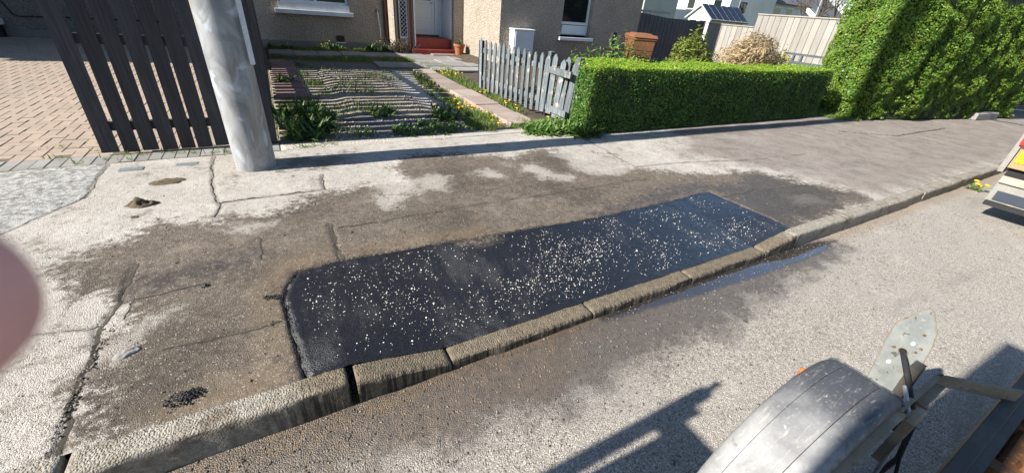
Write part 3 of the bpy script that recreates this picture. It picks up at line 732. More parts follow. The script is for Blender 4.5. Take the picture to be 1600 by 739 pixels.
STRIP = [(2.9, 10.1), (3.1, 9.6), (2.85, 8.4), (2.82, 6.1), (2.95, 4.85), (2.12, 4.8), (2.41, 5.8), (2.34, 7.5)]
dg = grid_obj('driveway', np.arange(-0.09, 3.42, 0.05), np.arange(4.72, 14.0, 0.05), drive_z, M['drive'], None, {
    'gravel': lambda X, Y: np.clip(np.maximum(sdpoly(X, Y, [(0.6, 4.9), (2.1, 4.9), (2.1, 5.8), (1.2, 6.1), (0.6, 6)]), sdpoly(X, Y, [(0.2, 10.1), (2.6, 10.1), (2.6, 12), (0.2, 12)])), -0.5, 0.5),
    'turf': lambda X, Y: np.clip(np.maximum(sdpoly(X, Y, STRIP), np.maximum(sdpoly(X, Y, [(-.06, 4.9), (.6, 4.9), (.6, 7.4), (-.06, 7.5)]), sdpoly(X, Y, [(-.06, 11.6), (3.4, 10.6), (3.4, 14), (-.06, 14)]))), -0.5, 0.5),
    'apron': lambda X, Y: np.clip(np.maximum(4.93 - Y, sdpoly(X, Y, [(2.0, 5.9), (2.55, 5.9), (2.7, 10), (2.1, 10)])), -0.5, 0.5)}, skirt=0.1)
set_props(dg, kind='structure')
garden = grid_obj('garden_ground', np.arange(3.42, 18.5, 0.2), np.arange(4.3, 15.0, 0.2), lambda X, Y: 0.06 + 0.14 * sstep(5.3, 6.5, Y) * sstep(4.4, 5.5, X) + 0.03 * fbm(X, Y, 55), M['soil'], None, None, 0.15)
set_props(garden, kind='structure')

M['slab'] = simple('pinkish_paving_slab', (0.34, 0.265, 0.225), (0.27, 0.215, 0.18), 0.9, 5, 60, 0.4, 0.004, dirt=(0.20, 0.18, 0.13), dirtamt=0.03, objvar=0.18)
M['slab_red'] = simple('red_paving_slab', (0.25, 0.15, 0.125), (0.20, 0.13, 0.11), 0.9, 5, 60, 0.4, 0.004, objvar=0.15)
M['slab_grey'] = simple('grey_paving_slab', (0.27, 0.255, 0.24), (0.21, 0.20, 0.185), 0.9, 4, 60, 0.4, 0.004, objvar=0.15)
def slab_path(label_parent, x0, x1, y0, y1, nx, ny, mat, z, gap=0.012):
    for i in range(nx):
        for j in range(ny):
            ax = x0 + (x1 - x0) * i / nx + gap / 2; bx = x0 + (x1 - x0) * (i + 1) / nx - gap / 2
            ay = y0 + (y1 - y0) * j / ny + gap / 2; by = y0 + (y1 - y0) * (j + 1) / ny - gap / 2
            dz = random.uniform(-0.012, 0.012)
            MB().box(ax, bx, ay, by, z - 0.06, z + dz, bev=0.008).build('paving_slab', mat, label_parent)
pathroot = MB().box(2.9, 3.3, 5.0, 10.0, 0.02, 0.085).build('garden_path', M['soil']); set_props(pathroot, kind='structure')
slab_path(pathroot, 2.86, 3.32, 5.0, 9.95, 1, 8, M['slab'], 0.145)
slab_path(pathroot, -0.05, 0.42, 7.3, 10.9, 1, 6, M['slab_red'], 0.14)
slab_path(pathroot, 3.4, 5.3, 9.9, 13.0, 3, 5, M['slab_grey'], 0.135)
slab_path(pathroot, -0.05, 3.4, 12.2, 13.0, 6, 1, M['slab_grey'], 0.15)
slab_path(pathroot, 2.2, 3.4, 10.2, 11.1, 2, 1, M['slab_grey'], 0.14)

# ================================================================ HOUSES
def wall_with_holes(mb, x0, x1, z0, z1, y0, y1, holes):
    """wall slab in the xz plane (thickness y0..y1) with rectangular holes (xa,xb,za,zb), butted pieces"""
    xs = sorted({x0, x1} | {h[0] for h in holes} | {h[1] for h in holes})
    for a, b in zip(xs[:-1], xs[1:]):
        hs = sorted([h for h in holes if h[0] <= a + 1e-6 and h[1] >= b - 1e-6], key=lambda h: h[2])
        z = z0
        for h in hs:
            if h[2] > z: mb.box(a, b, y0, y1, z, h[2])
            z = h[3]
        if z < z1: mb.box(a, b, y0, y1, z, z1)
    return mb

def window(parent, x0, x1, z0, z1, y, mull=(), rail=(), fw=0.07, sash=None):
    """frame in the opening, with panes as sub-parts; y = front face of the frame"""
    f = MB()
    f.box(x0, x1, y, y + 0.06, z0, z0 + fw); f.box(x0, x1, y, y + 0.06, z1 - fw, z1)
    f.box(x0, x0 + fw, y, y + 0.06, z0 + fw, z1 - fw); f.box(x1 - fw, x1, y, y + 0.06, z0 + fw, z1 - fw)
    for mx in mull: f.box(mx - fw / 2, mx + fw / 2, y + 0.002, y + 0.058, z0 + fw, z1 - fw)
    for rz in rail: f.box(x0 + fw, x1 - fw, y - 0.004, y + 0.056, rz - fw / 2, rz + fw / 2)
    fo = f.build('window', M['white_paint'], parent)
    xs = [x0 + fw] + list(mull) + [x1 - fw]; zs = [z0 + fw] + list(rail) + [z1 - fw]
    for a, b in zip(xs[:-1], xs[1:]):
        for c, d in zip(zs[:-1], zs[1:]):
            MB().box(a, b, y + 0.03, y + 0.036, c, d).build('pane', M['glass'], fo)
    return fo

# ---- the house behind the drive
H = thing('house', 'brown roughcast house with red doorstep, white door and projecting front wing', 'house', (5, 14, 0.1))
wm_ = MB()
wall_with_holes(wm_, -0.25, 3.35, 0.28, 5.4, 14.0, 14.25, [(0.5, 2.25, 1.24, 2.5)])
MB().box(-0.25, 3.35, 13.97, 14.0 - 0.001, 0.02, 0.285).build('plinth', M['plinth'], H)
wm_.build('wall', M['house_wall'], H)
pw = MB()   # porch front
wall_with_holes(pw, 3.35, 5.13, 0.1, 5.4, 13.2, 13.45, [(3.5, 3.76, 0.52, 2.3), (3.95, 5.13, 0.1, 2.35)])
pw.box(3.35, 3.45, 13.45, 14.0, 0.1, 5.4)
pw.box(5.13, 5.45, 13.0, 13.45, 0.1, 5.4)
pw.build('porch_wall', M['house_wall'], H)
MB().box(3.95, 5.2, 14.06, 14.3, 0.55, 5.3).build('recess_wall', M['white_paint'], H)
MB().box(5.1, 5.125, 13.45, 14.06, 0.55, 2.5).build('recess_cheek', M['white_paint'], H)
MB().box(3.93, 3.968, 13.16, 13.46, 0.32, 2.36).build('door_jamb', M['white_paint'], H)
MB().box(5.09, 5.128, 13.16, 13.45, 0.55, 2.36).build('door_jamb', M['white_paint'], H)
wing = MB()
wing.box(5.45, 5.7, 10.75, 13.45, 0.1, 5.4)
wall_with_holes(wing, 5.45, 10.4, 0.1, 5.4, 10.5, 10.75, [(7.42, 8.48, 0.92, 2.3)])
wing.box(10.15, 10.4, 10.75, 18.0, 0.1, 5.4)
wing.build('wing_wall', M['house_wall'], H)
# roof
rf = MB()
rf.prism([(13.7, 5.4), (16.2, 7.4), (18.7, 5.4)], 'x', -0.3, 10.6)
rf.prism([(5.2, 5.402), (7.9, 7.2), (10.7, 5.402)], 'y', 10.44, 16.2)
rf.build('roof', M['slate'], H)
MB().box(-0.25, 10.15, 17.75, 18.0, 0.1, 5.4).build('rear_wall', M['house_wall'], H)
MB().box(-0.25, 0.0, 14.25, 17.75, 0.1, 5.4).build('party_wall', M['house_wall'], H)
# window A with its painted sill
window(H, 0.5, 2.25, 1.24, 2.5, 14.1, (1.38,), ())
sl_ = MB(); sl_.box(0.32, 2.34, 13.86, 14.0 - 0.002, 0.965, 1.075, bev=0.006); sl_.box(0.42, 2.25, 13.93, 13.998, 1.0755, 1.245)
sl_.box(0.5, 2.25, 14.0, 14.1, 1.2, 1.2405)
sl_.build('sill', M['sill_paint'], H)
# wing window
window(H, 7.44, 8.46, 1.02, 2.3, 10.62, (), (1.32,))
MB().box(7.52, 8.38, 10.60, 10.622, 1.04, 1.27).build('window_panel', M['white_paint'], H)
MB().box(7.34, 8.56, 10.38, 10.5 - 0.002, 0.88, 0.965, bev=0.006).build('sill', M['white_paint'], H)
MB().box(8.05, 8.30, 10.66, 10.68, 1.36, 2.25).build('curtain', M['white_paint'], H)
# vent
vn = MB().box(1.80, 2.03, 13.975, 14.0 - 0.003, 0.29, 0.46).build('air_brick', M['brown_paint'], H)
for i in range(4):
    MB().box(1.815, 2.015, 13.968, 13.975, 0.305 + i * 0.038, 0.325 + i * 0.038).build('vent_bar', M['dark'], vn)
MB().box(1.78, 2.05, 13.95, 13.998, 0.262, 0.286).build('vent_sill', M['sill_paint'], H)
# downpipes
MB().tube([(3.27, 13.92, 0.15), (3.27, 13.92, 5.3)], 0.045, 12).build('downpipe', M['brown_paint'], H, True)
MB().tube([(3.42, 13.1, 0.12), (3.42, 13.1, 5.3)], 0.05, 12).build('downpipe', M['rubber'], H, True)
MB().box(3.78, 3.86, 13.12, 13.195, 0.12, 2.5).build('porch_post', M['brown_paint'], H)
# outside tap and hose
MB().tube([(3.05, 13.94, 1.2), (3.06, 13.93, 1.0), (3.09, 13.93, 0.7), (3.08, 13.94, 0.4)], 0.014, 8).build('cable', M['sill_paint'], H, True)
MB().box(3.02, 3.09, 13.95, 13.995, 1.14, 1.2).build('tap', M['rubber'], H)
# leaded porch window
lw = MB()
lw.box(3.5, 3.76, 13.24, 13.29, 0.52, 0.575); lw.box(3.5, 3.535, 13.24, 13.29, 0.575, 2.3); lw.box(3.725, 3.76, 13.24, 13.29, 0.575, 2.3)
lwo = lw.build('leaded_window', M['white_paint'], H)
MB().box(3.535, 3.725, 13.262, 13.268, 0.575, 2.3).build('pane', M['glass'], lwo)
ld = MB()
for i in range(-3, 26):
    for s in (-1, 1):
        a, b = (3.535, 0.575 + i * 0.11), (3.725, 0.575 + i * 0.11 + s * 0.19)
        pts = []
        for t in np.linspace(0, 1, 9):
            z = a[1] + (b[1] - a[1]) * t
            if 0.58 < z < 2.29: pts.append((a[0] + (b[0] - a[0]) * t, 13.256, z))
        if len(pts) > 1: ld.tube([pts[0], pts[-1]], 0.007, 5)
ld.build('lead_lattice', M['white_paint'], lwo)
# door
dr = MB().box(4.14, 4.86, 14.0, 14.05, 0.6, 2.3).build('door', M['white_paint'], H)
df = MB(); df.box(4.0, 4.13, 13.98, 14.05, 0.56, 2.4); df.box(4.87, 4.97, 13.98, 14.05, 0.56, 2.4); df.build('door_frame', M['white_paint'], H)
for (a, b, c, d) in ((4.22, 4.78, 0.7, 0.98), (4.22, 4.78, 1.05, 1.48)):
    pm_ = MB(); pm_.box(a, b, 13.992, 13.999, c, c + 0.015); pm_.box(a, b, 13.992, 13.999, d - 0.015, d)
    pm_.box(a, a + 0.015, 13.992, 13.999, c + 0.015, d - 0.015); pm_.box(b - 0.015, b, 13.992, 13.999, c + 0.015, d - 0.015)
    pm_.build('door_moulding', M['sill_paint'], dr)
MB().box(4.25, 4.75, 13.994, 13.999, 1.56, 2.2).build('door_glass', M['glass'], dr)
MB().tube([(4.81, 13.96, 1.5), (4.72, 13.96, 1.5)], 0.012, 8).build('handle', M['galv'], dr, True)
MB().box(4.0, 4.97, 13.9, 13.98, 0.555, 0.6).build('threshold', M['brown_paint'], H)
# steps
MB().box(3.80, 5.128, 12.95, 13.2 - 0.002, 0.08, 0.265, bev=0.012).build('step', M['red_paint'], H)
MB().box(3.97, 5.088, 13.19, 14.05, 0.08, 0.55, bev=0.012).build('step', M['red_paint'], H)
MB().box(4.35, 5.05, 12.7, 12.94, 0.1, 0.16, bev=0.01).build('step', M['slab'], H)

# ---- meter box
mb_ = thing('meter_box', 'white utility meter box standing behind the picket fence', 'meter box', (6.05, 10.3, 0.1))
MB().box(5.75, 6.36, 10.22, 10.495, 0.5, 1.08, bev=0.008).build('cabinet', M['white_paint'], mb_)
MB().box(5.73, 6.38, 10.19, 10.497, 1.081, 1.115, bev=0.008).build('lid', M['white_paint'], mb_)
MB().box(5.79, 6.32, 10.205, 10.219, 0.54, 1.05).build('door', M['sill_paint'], mb_)
MB().box(5.8, 6.31, 10.25, 10.49, 0.1, 0.499).build('base', M['plinth'], mb_)

# ---- flower pot
po = thing('flower_pot', 'terracotta flower pot with a small green plant beside the red steps', 'flower pot', (5.17, 12.62, 0.14))
MB().lathe([(0.11, 0), (0.15, 0.25), (0.155, 0.27), (0.175, 0.27), (0.18, 0.34), (0.15, 0.34), (0.14, 0.30)], (5.17, 12.62, 0.14), 28).build('pot', M['terracotta'], po, True)

# ---- neighbour on the left
NB = thing('house', 'grey roughcast neighbouring house wall behind the block paved drive', 'house', (-6, 14.6, 0.1))
wall_with_holes(MB(), -12, -0.27, 0.26, 5.4, 14.6, 14.85, [(-9.5, -8.0, 0.9, 2.3)]).build('wall', M['house_wall_grey'], NB)
MB().box(-12, -0.27, 14.56, 14.599, 0.08, 0.262).build('plinth', M['plinth'], NB)
window(NB, -9.5, -8.0, 0.9, 2.3, 14.7, (-8.75,))
nbw = MB(); nbw.box(-12, -7.0, 11.45, 11.7, 0.0, 5.4); nbw.box(-7.25, -7.0, 11.7, 14.6, 0.0, 5.4); nbw.box(-12, -11.75, 11.7, 14.6, 0, 5.4)
nbw.build('wing_wall', M['house_wall_grey'], NB)
nr = MB(); nr.prism([(14.3, 5.4), (16.5, 7.4), (18.7, 5.4)], 'x', -12.3, -0.31); nr.prism([(-12.3, 5.402), (-9.5, 7.2), (-6.75, 5.402)], 'y', 11.15, 16.5)
nr.build('roof', M['slate'], NB)
MB().box(-12, -0.27, 18.45, 18.7, 0, 5.4).build('rear_wall', M['house_wall_grey'], NB)
cb = [(-5.25, 14.585, 1.6), (-5.12, 14.585, 0.9), (-5.0, 14.585, 0.56), (-4.9, 14.585, 0.53), (-4.2, 14.585, 0.55), (-2.0, 14.585, 0.56)]
MB().tube(cb, 0.014, 6).build('cable', M['rubber'], NB, True)
db = MB(); db.box(-6.2, -5.2, 14.3, 14.555, 0.36, 0.48)
db.build('door_sill', M['white_paint'], NB)
MB().box(-6.1, -5.25, 14.4, 14.555, 0.1, 0.359).build('doorstep', M['dark'], NB)

# ================================================================ STREET POLE
pl = thing('street_pole', 'thick galvanised steel street pole with rust streaks beside the black fence', 'pole', (-0.315, 4.31, 0.09))
n = NT('streaked_galvanised_steel')
ov = n.objvec()
big = n.noise(1.0, 5, 0.6, vec=n.mapping((5, 5, 2.2), vec=ov), dist=1.2); fine = n.noise(30, 4, vec=ov)
c = n.mix(n.ramp(big, 0.38, 0.62), (0.34, 0.345, 0.35), (0.20, 0.205, 0.21))
c = n.mix(n.ramp(n.noise(1, 4, 0.6, vec=n.mapping((6, 6, 0.9), vec=ov)), 0.54, 0.68, 0, 0.75), c, (0.31, 0.24, 0.155))
c = n.mix(n.ramp(n.noise(1, 3, 0.5, vec=n.mapping((4, 4, 2.6), vec=ov), dist=1.0), 0.55, 0.64, 0, 0.8), c, (0.52, 0.56, 0.61))
c = n.mix(n.ramp(fine, 0.5, 0.75, 0, 0.3), c, (0.25, 0.25, 0.25))
M['pole'] = n.out(c, n.ramp(big, 0.3, 0.7, 0.42, 0.62), n.bump(fine, 0.06, 0.002), metal=0.15, spec=0.4)
MB().lathe([(0.168, -0.06), (0.168, 0.02), (0.166, 0.6), (0.160, 2.5), (0.14, 5.0), (0.12, 9.5)], (-0.315, 4.31, 0.09), 48).build('shaft', M['pole'], pl, True)
MB().box(-0.165, -0.128, 4.19, 4.215, 1.02, 3.0, bev=0.01).build('cable_cover', M['sill_paint'], pl)
MB().tube([(-0.315, 4.31, 9.55), (-0.315, 4.25, 10.0), (-0.315, 3.6, 10.4), (-0.315, 2.6, 10.5)], 0.05, 12).build('lamp_arm', M['galv'], pl, True)
MB().box(-0.42, -0.21, 2.1, 2.65, 10.42, 10.56, bev=0.03).build('lamp_head', M['galv'], pl)

# ================================================================ BLACK SLAT FENCE
FB = thing('slat_fence', 'black stained vertical slat fence panel beside the street pole', 'fence', (-0.8, 5.0, 0.1))
def slat(parent, x, y, wdt, z0, z1, alongx=True, lean=0.0, th=0.022):
    mb = MB()
    w2 = wdt / 2
    if alongx: mb.box(-w2, w2, -th / 2, th / 2, z0, z1, bev=0.003)
    else: mb.box(-th / 2, th / 2, -w2, w2, z0, z1, bev=0.003)
    for i, p in enumerate(mb.v): mb.v[i] = (p[0] + x + lean * (p[2] - z0), p[1] + y, p[2])
    return mb.build('slat', M['black_paint'], parent)
fx = [(-1.50, 0.125, 0.03), (-1.345, 0.115, 0.035), (-1.20, 0.12, 0.035), (-1.05, 0.12, 0.03), (-0.905, 0.115, 0.028), (-0.765, 0.125, 0.025), (-0.615, 0.12, 0.02), (-0.465, 0.12, 0.02), (-0.32, 0.12, 0.015), (-0.17, 0.12, 0.01)]
for i, (x, wd, ln) in enumerate(fx):
    slat(FB, x, 4.985, wd, 0.115 + 0.01 * random.random(), 1.9 + 0.02 * random.random(), True, ln * 0.6, 0.022)
for z in (0.36, 1.1, 1.6):
    MB().box(-1.545, -0.115, 5.0, 5.045, z - 0.04, z + 0.04).build('rail', M['black_paint'], FB)
FS = thing('slat_fence', 'black slat fence running back along the left edge of the driveway', 'fence', (-0.06, 7.5, 0.1))
y = 5.08; i = 0
while y < 10.0:
    zt = 1.80 + 0.085 * (y - 5)
    slat(FS, -0.125 + random.uniform(-0.004, 0.004), y + 0.07, 0.166 + random.uniform(-0.012, 0.012), 0.13, zt + random.uniform(-0.03, 0.03), False)
    y += 0.232; i += 1
for z in (0.45, 1.75):
    MB().box(-0.185, -0.138, 5.07, 10.0, z - 0.045, z + 0.045).build('rail', M['black_paint'], FS)
for yy in (5.06, 7.35, 10.02):
    MB().box(-0.235, -0.187, yy - 0.045, yy + 0.045, 0.05, 2.1).build('post', M['black_paint'], FS)
FP = thing('board_fence', 'solid dark boundary fence beside the house at the end of the slat fence', 'fence', (-0.1, 12, 0.1))
for i in range(22):
    MB().box(-0.17, -0.145, 10.08 + i * 0.162, 10.08 + i * 0.162 + 0.160, 0.1, 2.35).build('board', M['black_paint'], FP)
MB().box(-0.22, -0.172, 10.08, 13.65, 1.9, 2.0).build('rail', M['black_paint'], FP)
MB().box(-0.22, -0.172, 10.08, 13.65, 0.5, 0.6).build('rail', M['black_paint'], FP)

# ================================================================ PICKET FENCE
PF = thing('picket_fence', 'weathered blue grey picket fence along the garden path', 'fence', (3.6, 6.5, 0.1))
def picket(parent, x, y, wdt, z0, z1, ang, lean=(0, 0), th=0.02):
    w2 = wdt / 2
    mb = MB().prism([(-w2, z0), (w2, z0), (w2 * 0.98, z1 - 0.06), (w2 * 0.35, z1 - 0.012), (0, z1), (-w2 * 0.35, z1 - 0.012), (-w2 * 0.98, z1 - 0.06)], 'y', -th / 2, th / 2)
    c, s = math.cos(ang), math.sin(ang)
    mb.v = [(p[0] * c - p[1] * s + x + lean[0] * (p[2] - z0), p[0] * s + p[1] * c + y + lean[1] * (p[2] - z0), p[2]) for p in mb.v]
    return mb.build('picket', M['picket'], parent)
for i in range(13):
    t = i / 12
    picket(PF, 3.585 + 0.12 * t, 7.62 - 1.98 * t, 0.085, 0.14 + random.uniform(-0.02, 0.02), 1.03 + random.uniform(-0.02, 0.02), math.pi / 2 + 0.06, (random.uniform(-0.02, 0.02), random.uniform(-0.035, 0.035)))
for z in (0.34, 0.84):
    MB().add([(3.60, 7.7, z - .04), (3.64, 7.7, z - .04), (3.64, 7.7, z + .04), (3.60, 7.7, z + .04), (3.725, 5.6, z - .04), (3.765, 5.6, z - .04), (3.765, 5.6, z + .04), (3.725, 5.6, z + .04)],
             [(0, 1, 2, 3), (7, 6, 5, 4), (0, 4, 5, 1), (1, 5, 6, 2), (2, 6, 7, 3), (3, 7, 4, 0)]).build('rail', M['picket'], PF)
MB().box(3.60, 3.68, 7.70, 7.78, 0.05, 1.0).build('post', M['black_paint'], PF)
PG = thing('picket_gate', 'leaning weathered picket gate panel between picket fence and hedge', 'gate', (3.8, 5.2, 0.1))
for (x, y, h, wd, lx, ly) in ((3.70, 5.50, 1.02, 0.10, 0.04, 0), (3.735, 5.36, 1.05, 0.10, 0.05, 0.02), (3.76, 5.22, 1.0, 0.10, 0.03, -0.07), (3.78, 5.10, 1.04, 0.10, 0.09, 0.05), (3.80, 4.98, 1.0, 0.11, 0.07, -0.04)):
    picket(PG, x, y, wd, 0.16 + random.uniform(-0.03, 0.03), h, math.pi / 2 + 0.25, (lx, ly))
for z in (0.26, 0.82):
    MB().box(3.73, 3.77, 4.90, 5.62, z - 0.045, z + 0.045).build('rail', M['picket'], PG)
MB().box(3.84, 3.92, 4.86, 4.94, 0.05, 1.06, bev=0.01).build('post', M['picket'], PG)
MB().box(3.82, 3.90, 5.58, 5.66, 0.05, 1.06, bev=0.01).build('post', M['picket'], PG)

# ================================================================ FOLIAGE
def leaf_arrays(P, Nrm, size, r, aspect=1.7, jit=0.7):
    N = len(P)
    d = Nrm + jit * r.normal(size=(N, 3)); d /= np.linalg.norm(d, axis=1, keepdims=True) + 1e-9
    a = np.cross(d, r.normal(size=(N, 3))); a /= np.linalg.norm(a, axis=1, keepdims=True) + 1e-9
    b = np.cross(d, a)
    s = np.asarray(size).reshape(-1, 1) * np.ones((N, 1))
    l, w_ = s * 0.5 * aspect ** 0.5, s * 0.5 / aspect ** 0.5
    fold = d * s * 0.12
    V = np.stack([P - a * l, P + b * w_ + fold, P + a * l, P - b * w_ + fold], 1)
    return V.reshape(-1, 3), (np.array([0, 1, 2, 3])[None] + 4 * np.arange(N)[:, None])
def leaf_obj(name, P, Nrm, size, mat, parent, r=rng, **k):
    V, Fq = leaf_arrays(P, Nrm, size, r, **k)
    if parent is not None: V = V - ORG[parent.name]
    return link_mesh(name, mesh_np(name, V, Fq), mat, parent)
def quad_samples(c00, c10, c11, c01, N, r):
    u, v = r.random((N, 1)), r.random((N, 1))
    c00, c10, c11, c01 = (np.array(c, float) for c in (c00, c10, c11, c01))
    return (c00 * (1 - u) * (1 - v) + c10 * u * (1 - v) + c11 * u * v + c01 * (1 - u) * v)
def hedge(root, foot, z0, z1, dens, leaf, mat, bulge, core_mat, lumps=0.06, rounded=0.12, seed=3, vis=None):
    """foot: convex footprint, counter-clockwise; vis: leaf density weight of each side"""
    r = np.random.default_rng(seed)
    foot = [np.array(p, float) for p in foot]; K = len(foot); vis = vis or [1] * K
    c = np.mean(foot, 0); P, Nn = [], []
    for k in range(K):
        a, b = foot[k], foot[(k + 1) % K]; L_ = np.linalg.norm(b - a)
        nrm = np.array([(b - a)[1], -(b - a)[0], 0]) / L_
        N = int(dens * L_ * (z1 - z0) * vis[k])
        q = quad_samples((*a, z0), (*b, z0), (*b, z1), (*a, z1), N, r)
        t = (q[:, 2] - z0) / (z1 - z0)
        s_ = np.linalg.norm(q[:, :2] - a, axis=1)
        lump = lumps * 2 * ((fbm(q[:, 0] * 2.1 + 10, q[:, 2] * 2.1 + q[:, 1], 91, 3) - 0.5) + 0.4 * (fbm(q[:, 0] * 7 + q[:, 1] * 5, q[:, 2] * 7, 93, 2) - 0.5))
        off = bulge * np.sin(np.pi * np.clip(t, 0, 1)) + lump - rounded * np.clip((t - 0.82) / 0.18, 0, 1) ** 2 - np.minimum(r.exponential(0.022, N), 0.09)
        e = np.minimum(s_, L_ - s_); off = off - rounded * 0.5 * np.exp(-e / 0.12)
        P.append(q + nrm * off[:, None]); Nn.append(np.repeat(nrm[None], N, 0) + np.array([0, 0, 0.35]))
    lo, hi = np.min(foot, 0), np.max(foot, 0)
    N = int(dens * (hi[0] - lo[0]) * (hi[1] - lo[1]))
    x, y = r.uniform(lo[0], hi[0], N), r.uniform(lo[1], hi[1], N); k = sdpoly(x, y, [tuple(p) for p in foot]) > 0.01
    q = np.stack([x[k], y[k], np.full(k.sum(), z1)], -1)
    q[:, 2] += max(lumps, 0.05) * (fbm(q[:, 0] * 2, q[:, 1] * 2, 97, 4) - 0.5) * 2 - np.minimum(r.exponential(0.02, len(q)), 0.08) + 0.03 * r.random(len(q)) + (r.random(len(q)) > 0.96) * r.random(len(q)) * 0.07
    leaf_obj('sunlit_top', q, np.repeat([[-0.25, 0, 1.0]], len(q), 0), leaf * (0.6 + 0.8 * r.random(len(q))), M['suntop'], root, r, jit=0.5)  # top leaves get a brighter colour that stands in for sunlight
    P, Nn = np.concatenate(P), np.concatenate(Nn)
    leaf_obj('foliage', P, Nn, leaf * (0.45 + 1.1 * r.random(len(P))), mat, root, r, jit=0.7)
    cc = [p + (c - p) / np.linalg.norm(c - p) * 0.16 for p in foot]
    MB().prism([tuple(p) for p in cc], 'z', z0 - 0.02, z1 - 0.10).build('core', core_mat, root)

M['privet'] = foliage('privet_leaves', ((0.062, 0.145, 0.016), (0.032, 0.088, 0.014), (0.085, 0.175, 0.02)), dead=(0.16, 0.13, 0.05), trans=0.12)
M['privet_tall'] = foliage('tall_hedge_leaves', ((0.145, 0.255, 0.026), (0.085, 0.175, 0.022), (0.20, 0.29, 0.033)), dead=(0.18, 0.16, 0.06))
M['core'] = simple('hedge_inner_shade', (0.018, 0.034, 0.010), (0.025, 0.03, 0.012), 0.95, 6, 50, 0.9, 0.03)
M['suntop'] = foliage('sun_tinted_hedge_leaves', ((0.24, 0.36, 0.03), (0.15, 0.27, 0.025), (0.28, 0.38, 0.04)), trans=0.35)  # sun on the hedge tops is put into this leaf colour
LH = thing('hedge', 'low clipped green hedge between picket gate and tall hedge', 'hedge', (6.7, 4.8, 0.1))
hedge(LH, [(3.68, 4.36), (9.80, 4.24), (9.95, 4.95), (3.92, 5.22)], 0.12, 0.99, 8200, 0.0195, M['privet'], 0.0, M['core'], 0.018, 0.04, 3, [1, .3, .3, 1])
TH = thing('hedge', 'tall bushy green hedge at the edge of the pavement', 'hedge', (13, 4, 0.1))
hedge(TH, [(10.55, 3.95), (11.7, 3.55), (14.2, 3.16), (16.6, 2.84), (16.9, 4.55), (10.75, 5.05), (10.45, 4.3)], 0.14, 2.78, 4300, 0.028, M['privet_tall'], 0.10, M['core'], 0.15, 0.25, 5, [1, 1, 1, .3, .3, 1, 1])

def blade_clump(P, length, width, r, tilt=0.5, seg=3, droop=0.5):
    """curved leaf blades rooted at P: returns V,F"""
    N = len(P); az = r.random(N) * 6.283; L = np.asarray(length) * (0.6 + 0.8 * r.random(N)); tl = tilt * (0.3 + r.random(N))
    dx, dy = np.cos(az), np.sin(az); V = []
    for k in range(seg + 1):
        t = k / seg; h = L * t * np.cos(tl * (1 + droop * t)); o = L * t * np.sin(tl * (1 + droop * t))
        wv = width * (np.sin(np.pi * (0.12 + 0.86 * t)) if True else 1)
        c = P + np.stack([dx * o, dy * o, h], -1); s_ = np.stack([-dy, dx, np.zeros(N)], -1) * (wv * 0.5)
        V += [c - s_, c + s_]
    V = np.stack(V, 1).reshape(-1, 3); n2 = 2 * (seg + 1)
    Fq = np.concatenate([np.array([[2 * k, 2 * k + 1, 2 * k + 3, 2 * k + 2]]) for k in range(seg)])
    Fq = (Fq[None] + n2 * np.arange(N)[:, None, None]).reshape(-1, 4)
    return V, Fq
def blades_obj(name, P, length, width, mat, parent=None, seed=1, **k):
    r = np.random.default_rng(seed); V, Fq = blade_clump(np.asarray(P, float), length, width, r, **k)
    if parent is not None: V = V - ORG[parent.name]
    return link_mesh(name, mesh_np(name, V, Fq), mat, parent)
M['grass'] = foliage('grass_blades', ((0.12, 0.22, 0.03), (0.075, 0.15, 0.022), (0.20, 0.22, 0.06)), rough=0.6)
M['weed'] = foliage('weed_leaves', ((0.085, 0.16, 0.035), (0.05, 0.105, 0.028), (0.12, 0.17, 0.05)), rough=0.55)
M['weed_lt'] = foliage('bright_weed_leaves', ((0.15, 0.26, 0.05), (0.09, 0.18, 0.035), (0.18, 0.28, 0.07)), rough=0.55)
def scatter(poly, N, seed, thr=0.42, sc=2.5):
    r = np.random.default_rng(seed); p = np.array(poly); lo, hi = p.min(0), p.max(0)
    x, y = r.uniform(lo[0], hi[0], N), r.uniform(lo[1], hi[1], N)
    k = (sdpoly(x, y, poly) > 0) & (fbm(x * sc, y * sc, seed, 3) > thr)
    x, y = x[k], y[k]
    return np.stack([x, y, np.where(x < 3.42, drive_z(x, y), 0.1)], -1)
gp = [scatter(STRIP, 9000, 1, 0.42), scatter([(3.32, 9.9), (3.9, 9.9), (3.75, 7.9), (3.55, 5.7), (3.34, 5.6)], 4200, 2, 0.38), scatter([(0.0, 13.1), (3.4, 13.1), (3.4, 13.9), (0, 13.9)], 3500, 3, 0.4),
      scatter([(0.0, 11.7), (3.4, 11.2), (3.4, 12.1), (0, 12.15)], 4200, 4, 0.42), scatter([(2.1, 9.7), (3.6, 9.5), (4.2, 10.6), (3.6, 11.2), (2.3, 10.4)], 3500, 5, 0.45),
      scatter([(0.4, 8.2), (0.75, 8.2), (0.75, 11), (0.4, 11)], 1400, 6, 0.45), scatter([(10.0, 4.0), (10.6, 3.7), (10.8, 4.9), (9.9, 5.0)], 1800, 8, 0.2)]
gp = np.concatenate(gp + [scatter([(0.4, 6.0), (2.2, 6.0), (2.4, 10.2), (0.4, 10.2)], 3800, 9, 0.585, 1.6), scatter([(0.3, 4.93), (3.3, 4.93), (3.2, 5.3), (0.3, 5.3)], 1500, 10, 0.5)])
set_props(blades_obj('grass', gp, 0.075, 0.009, M['grass'], None, 1, tilt=0.5), 'short grass and low weeds growing along the garden path and driveway', 'grass', None, 'stuff')
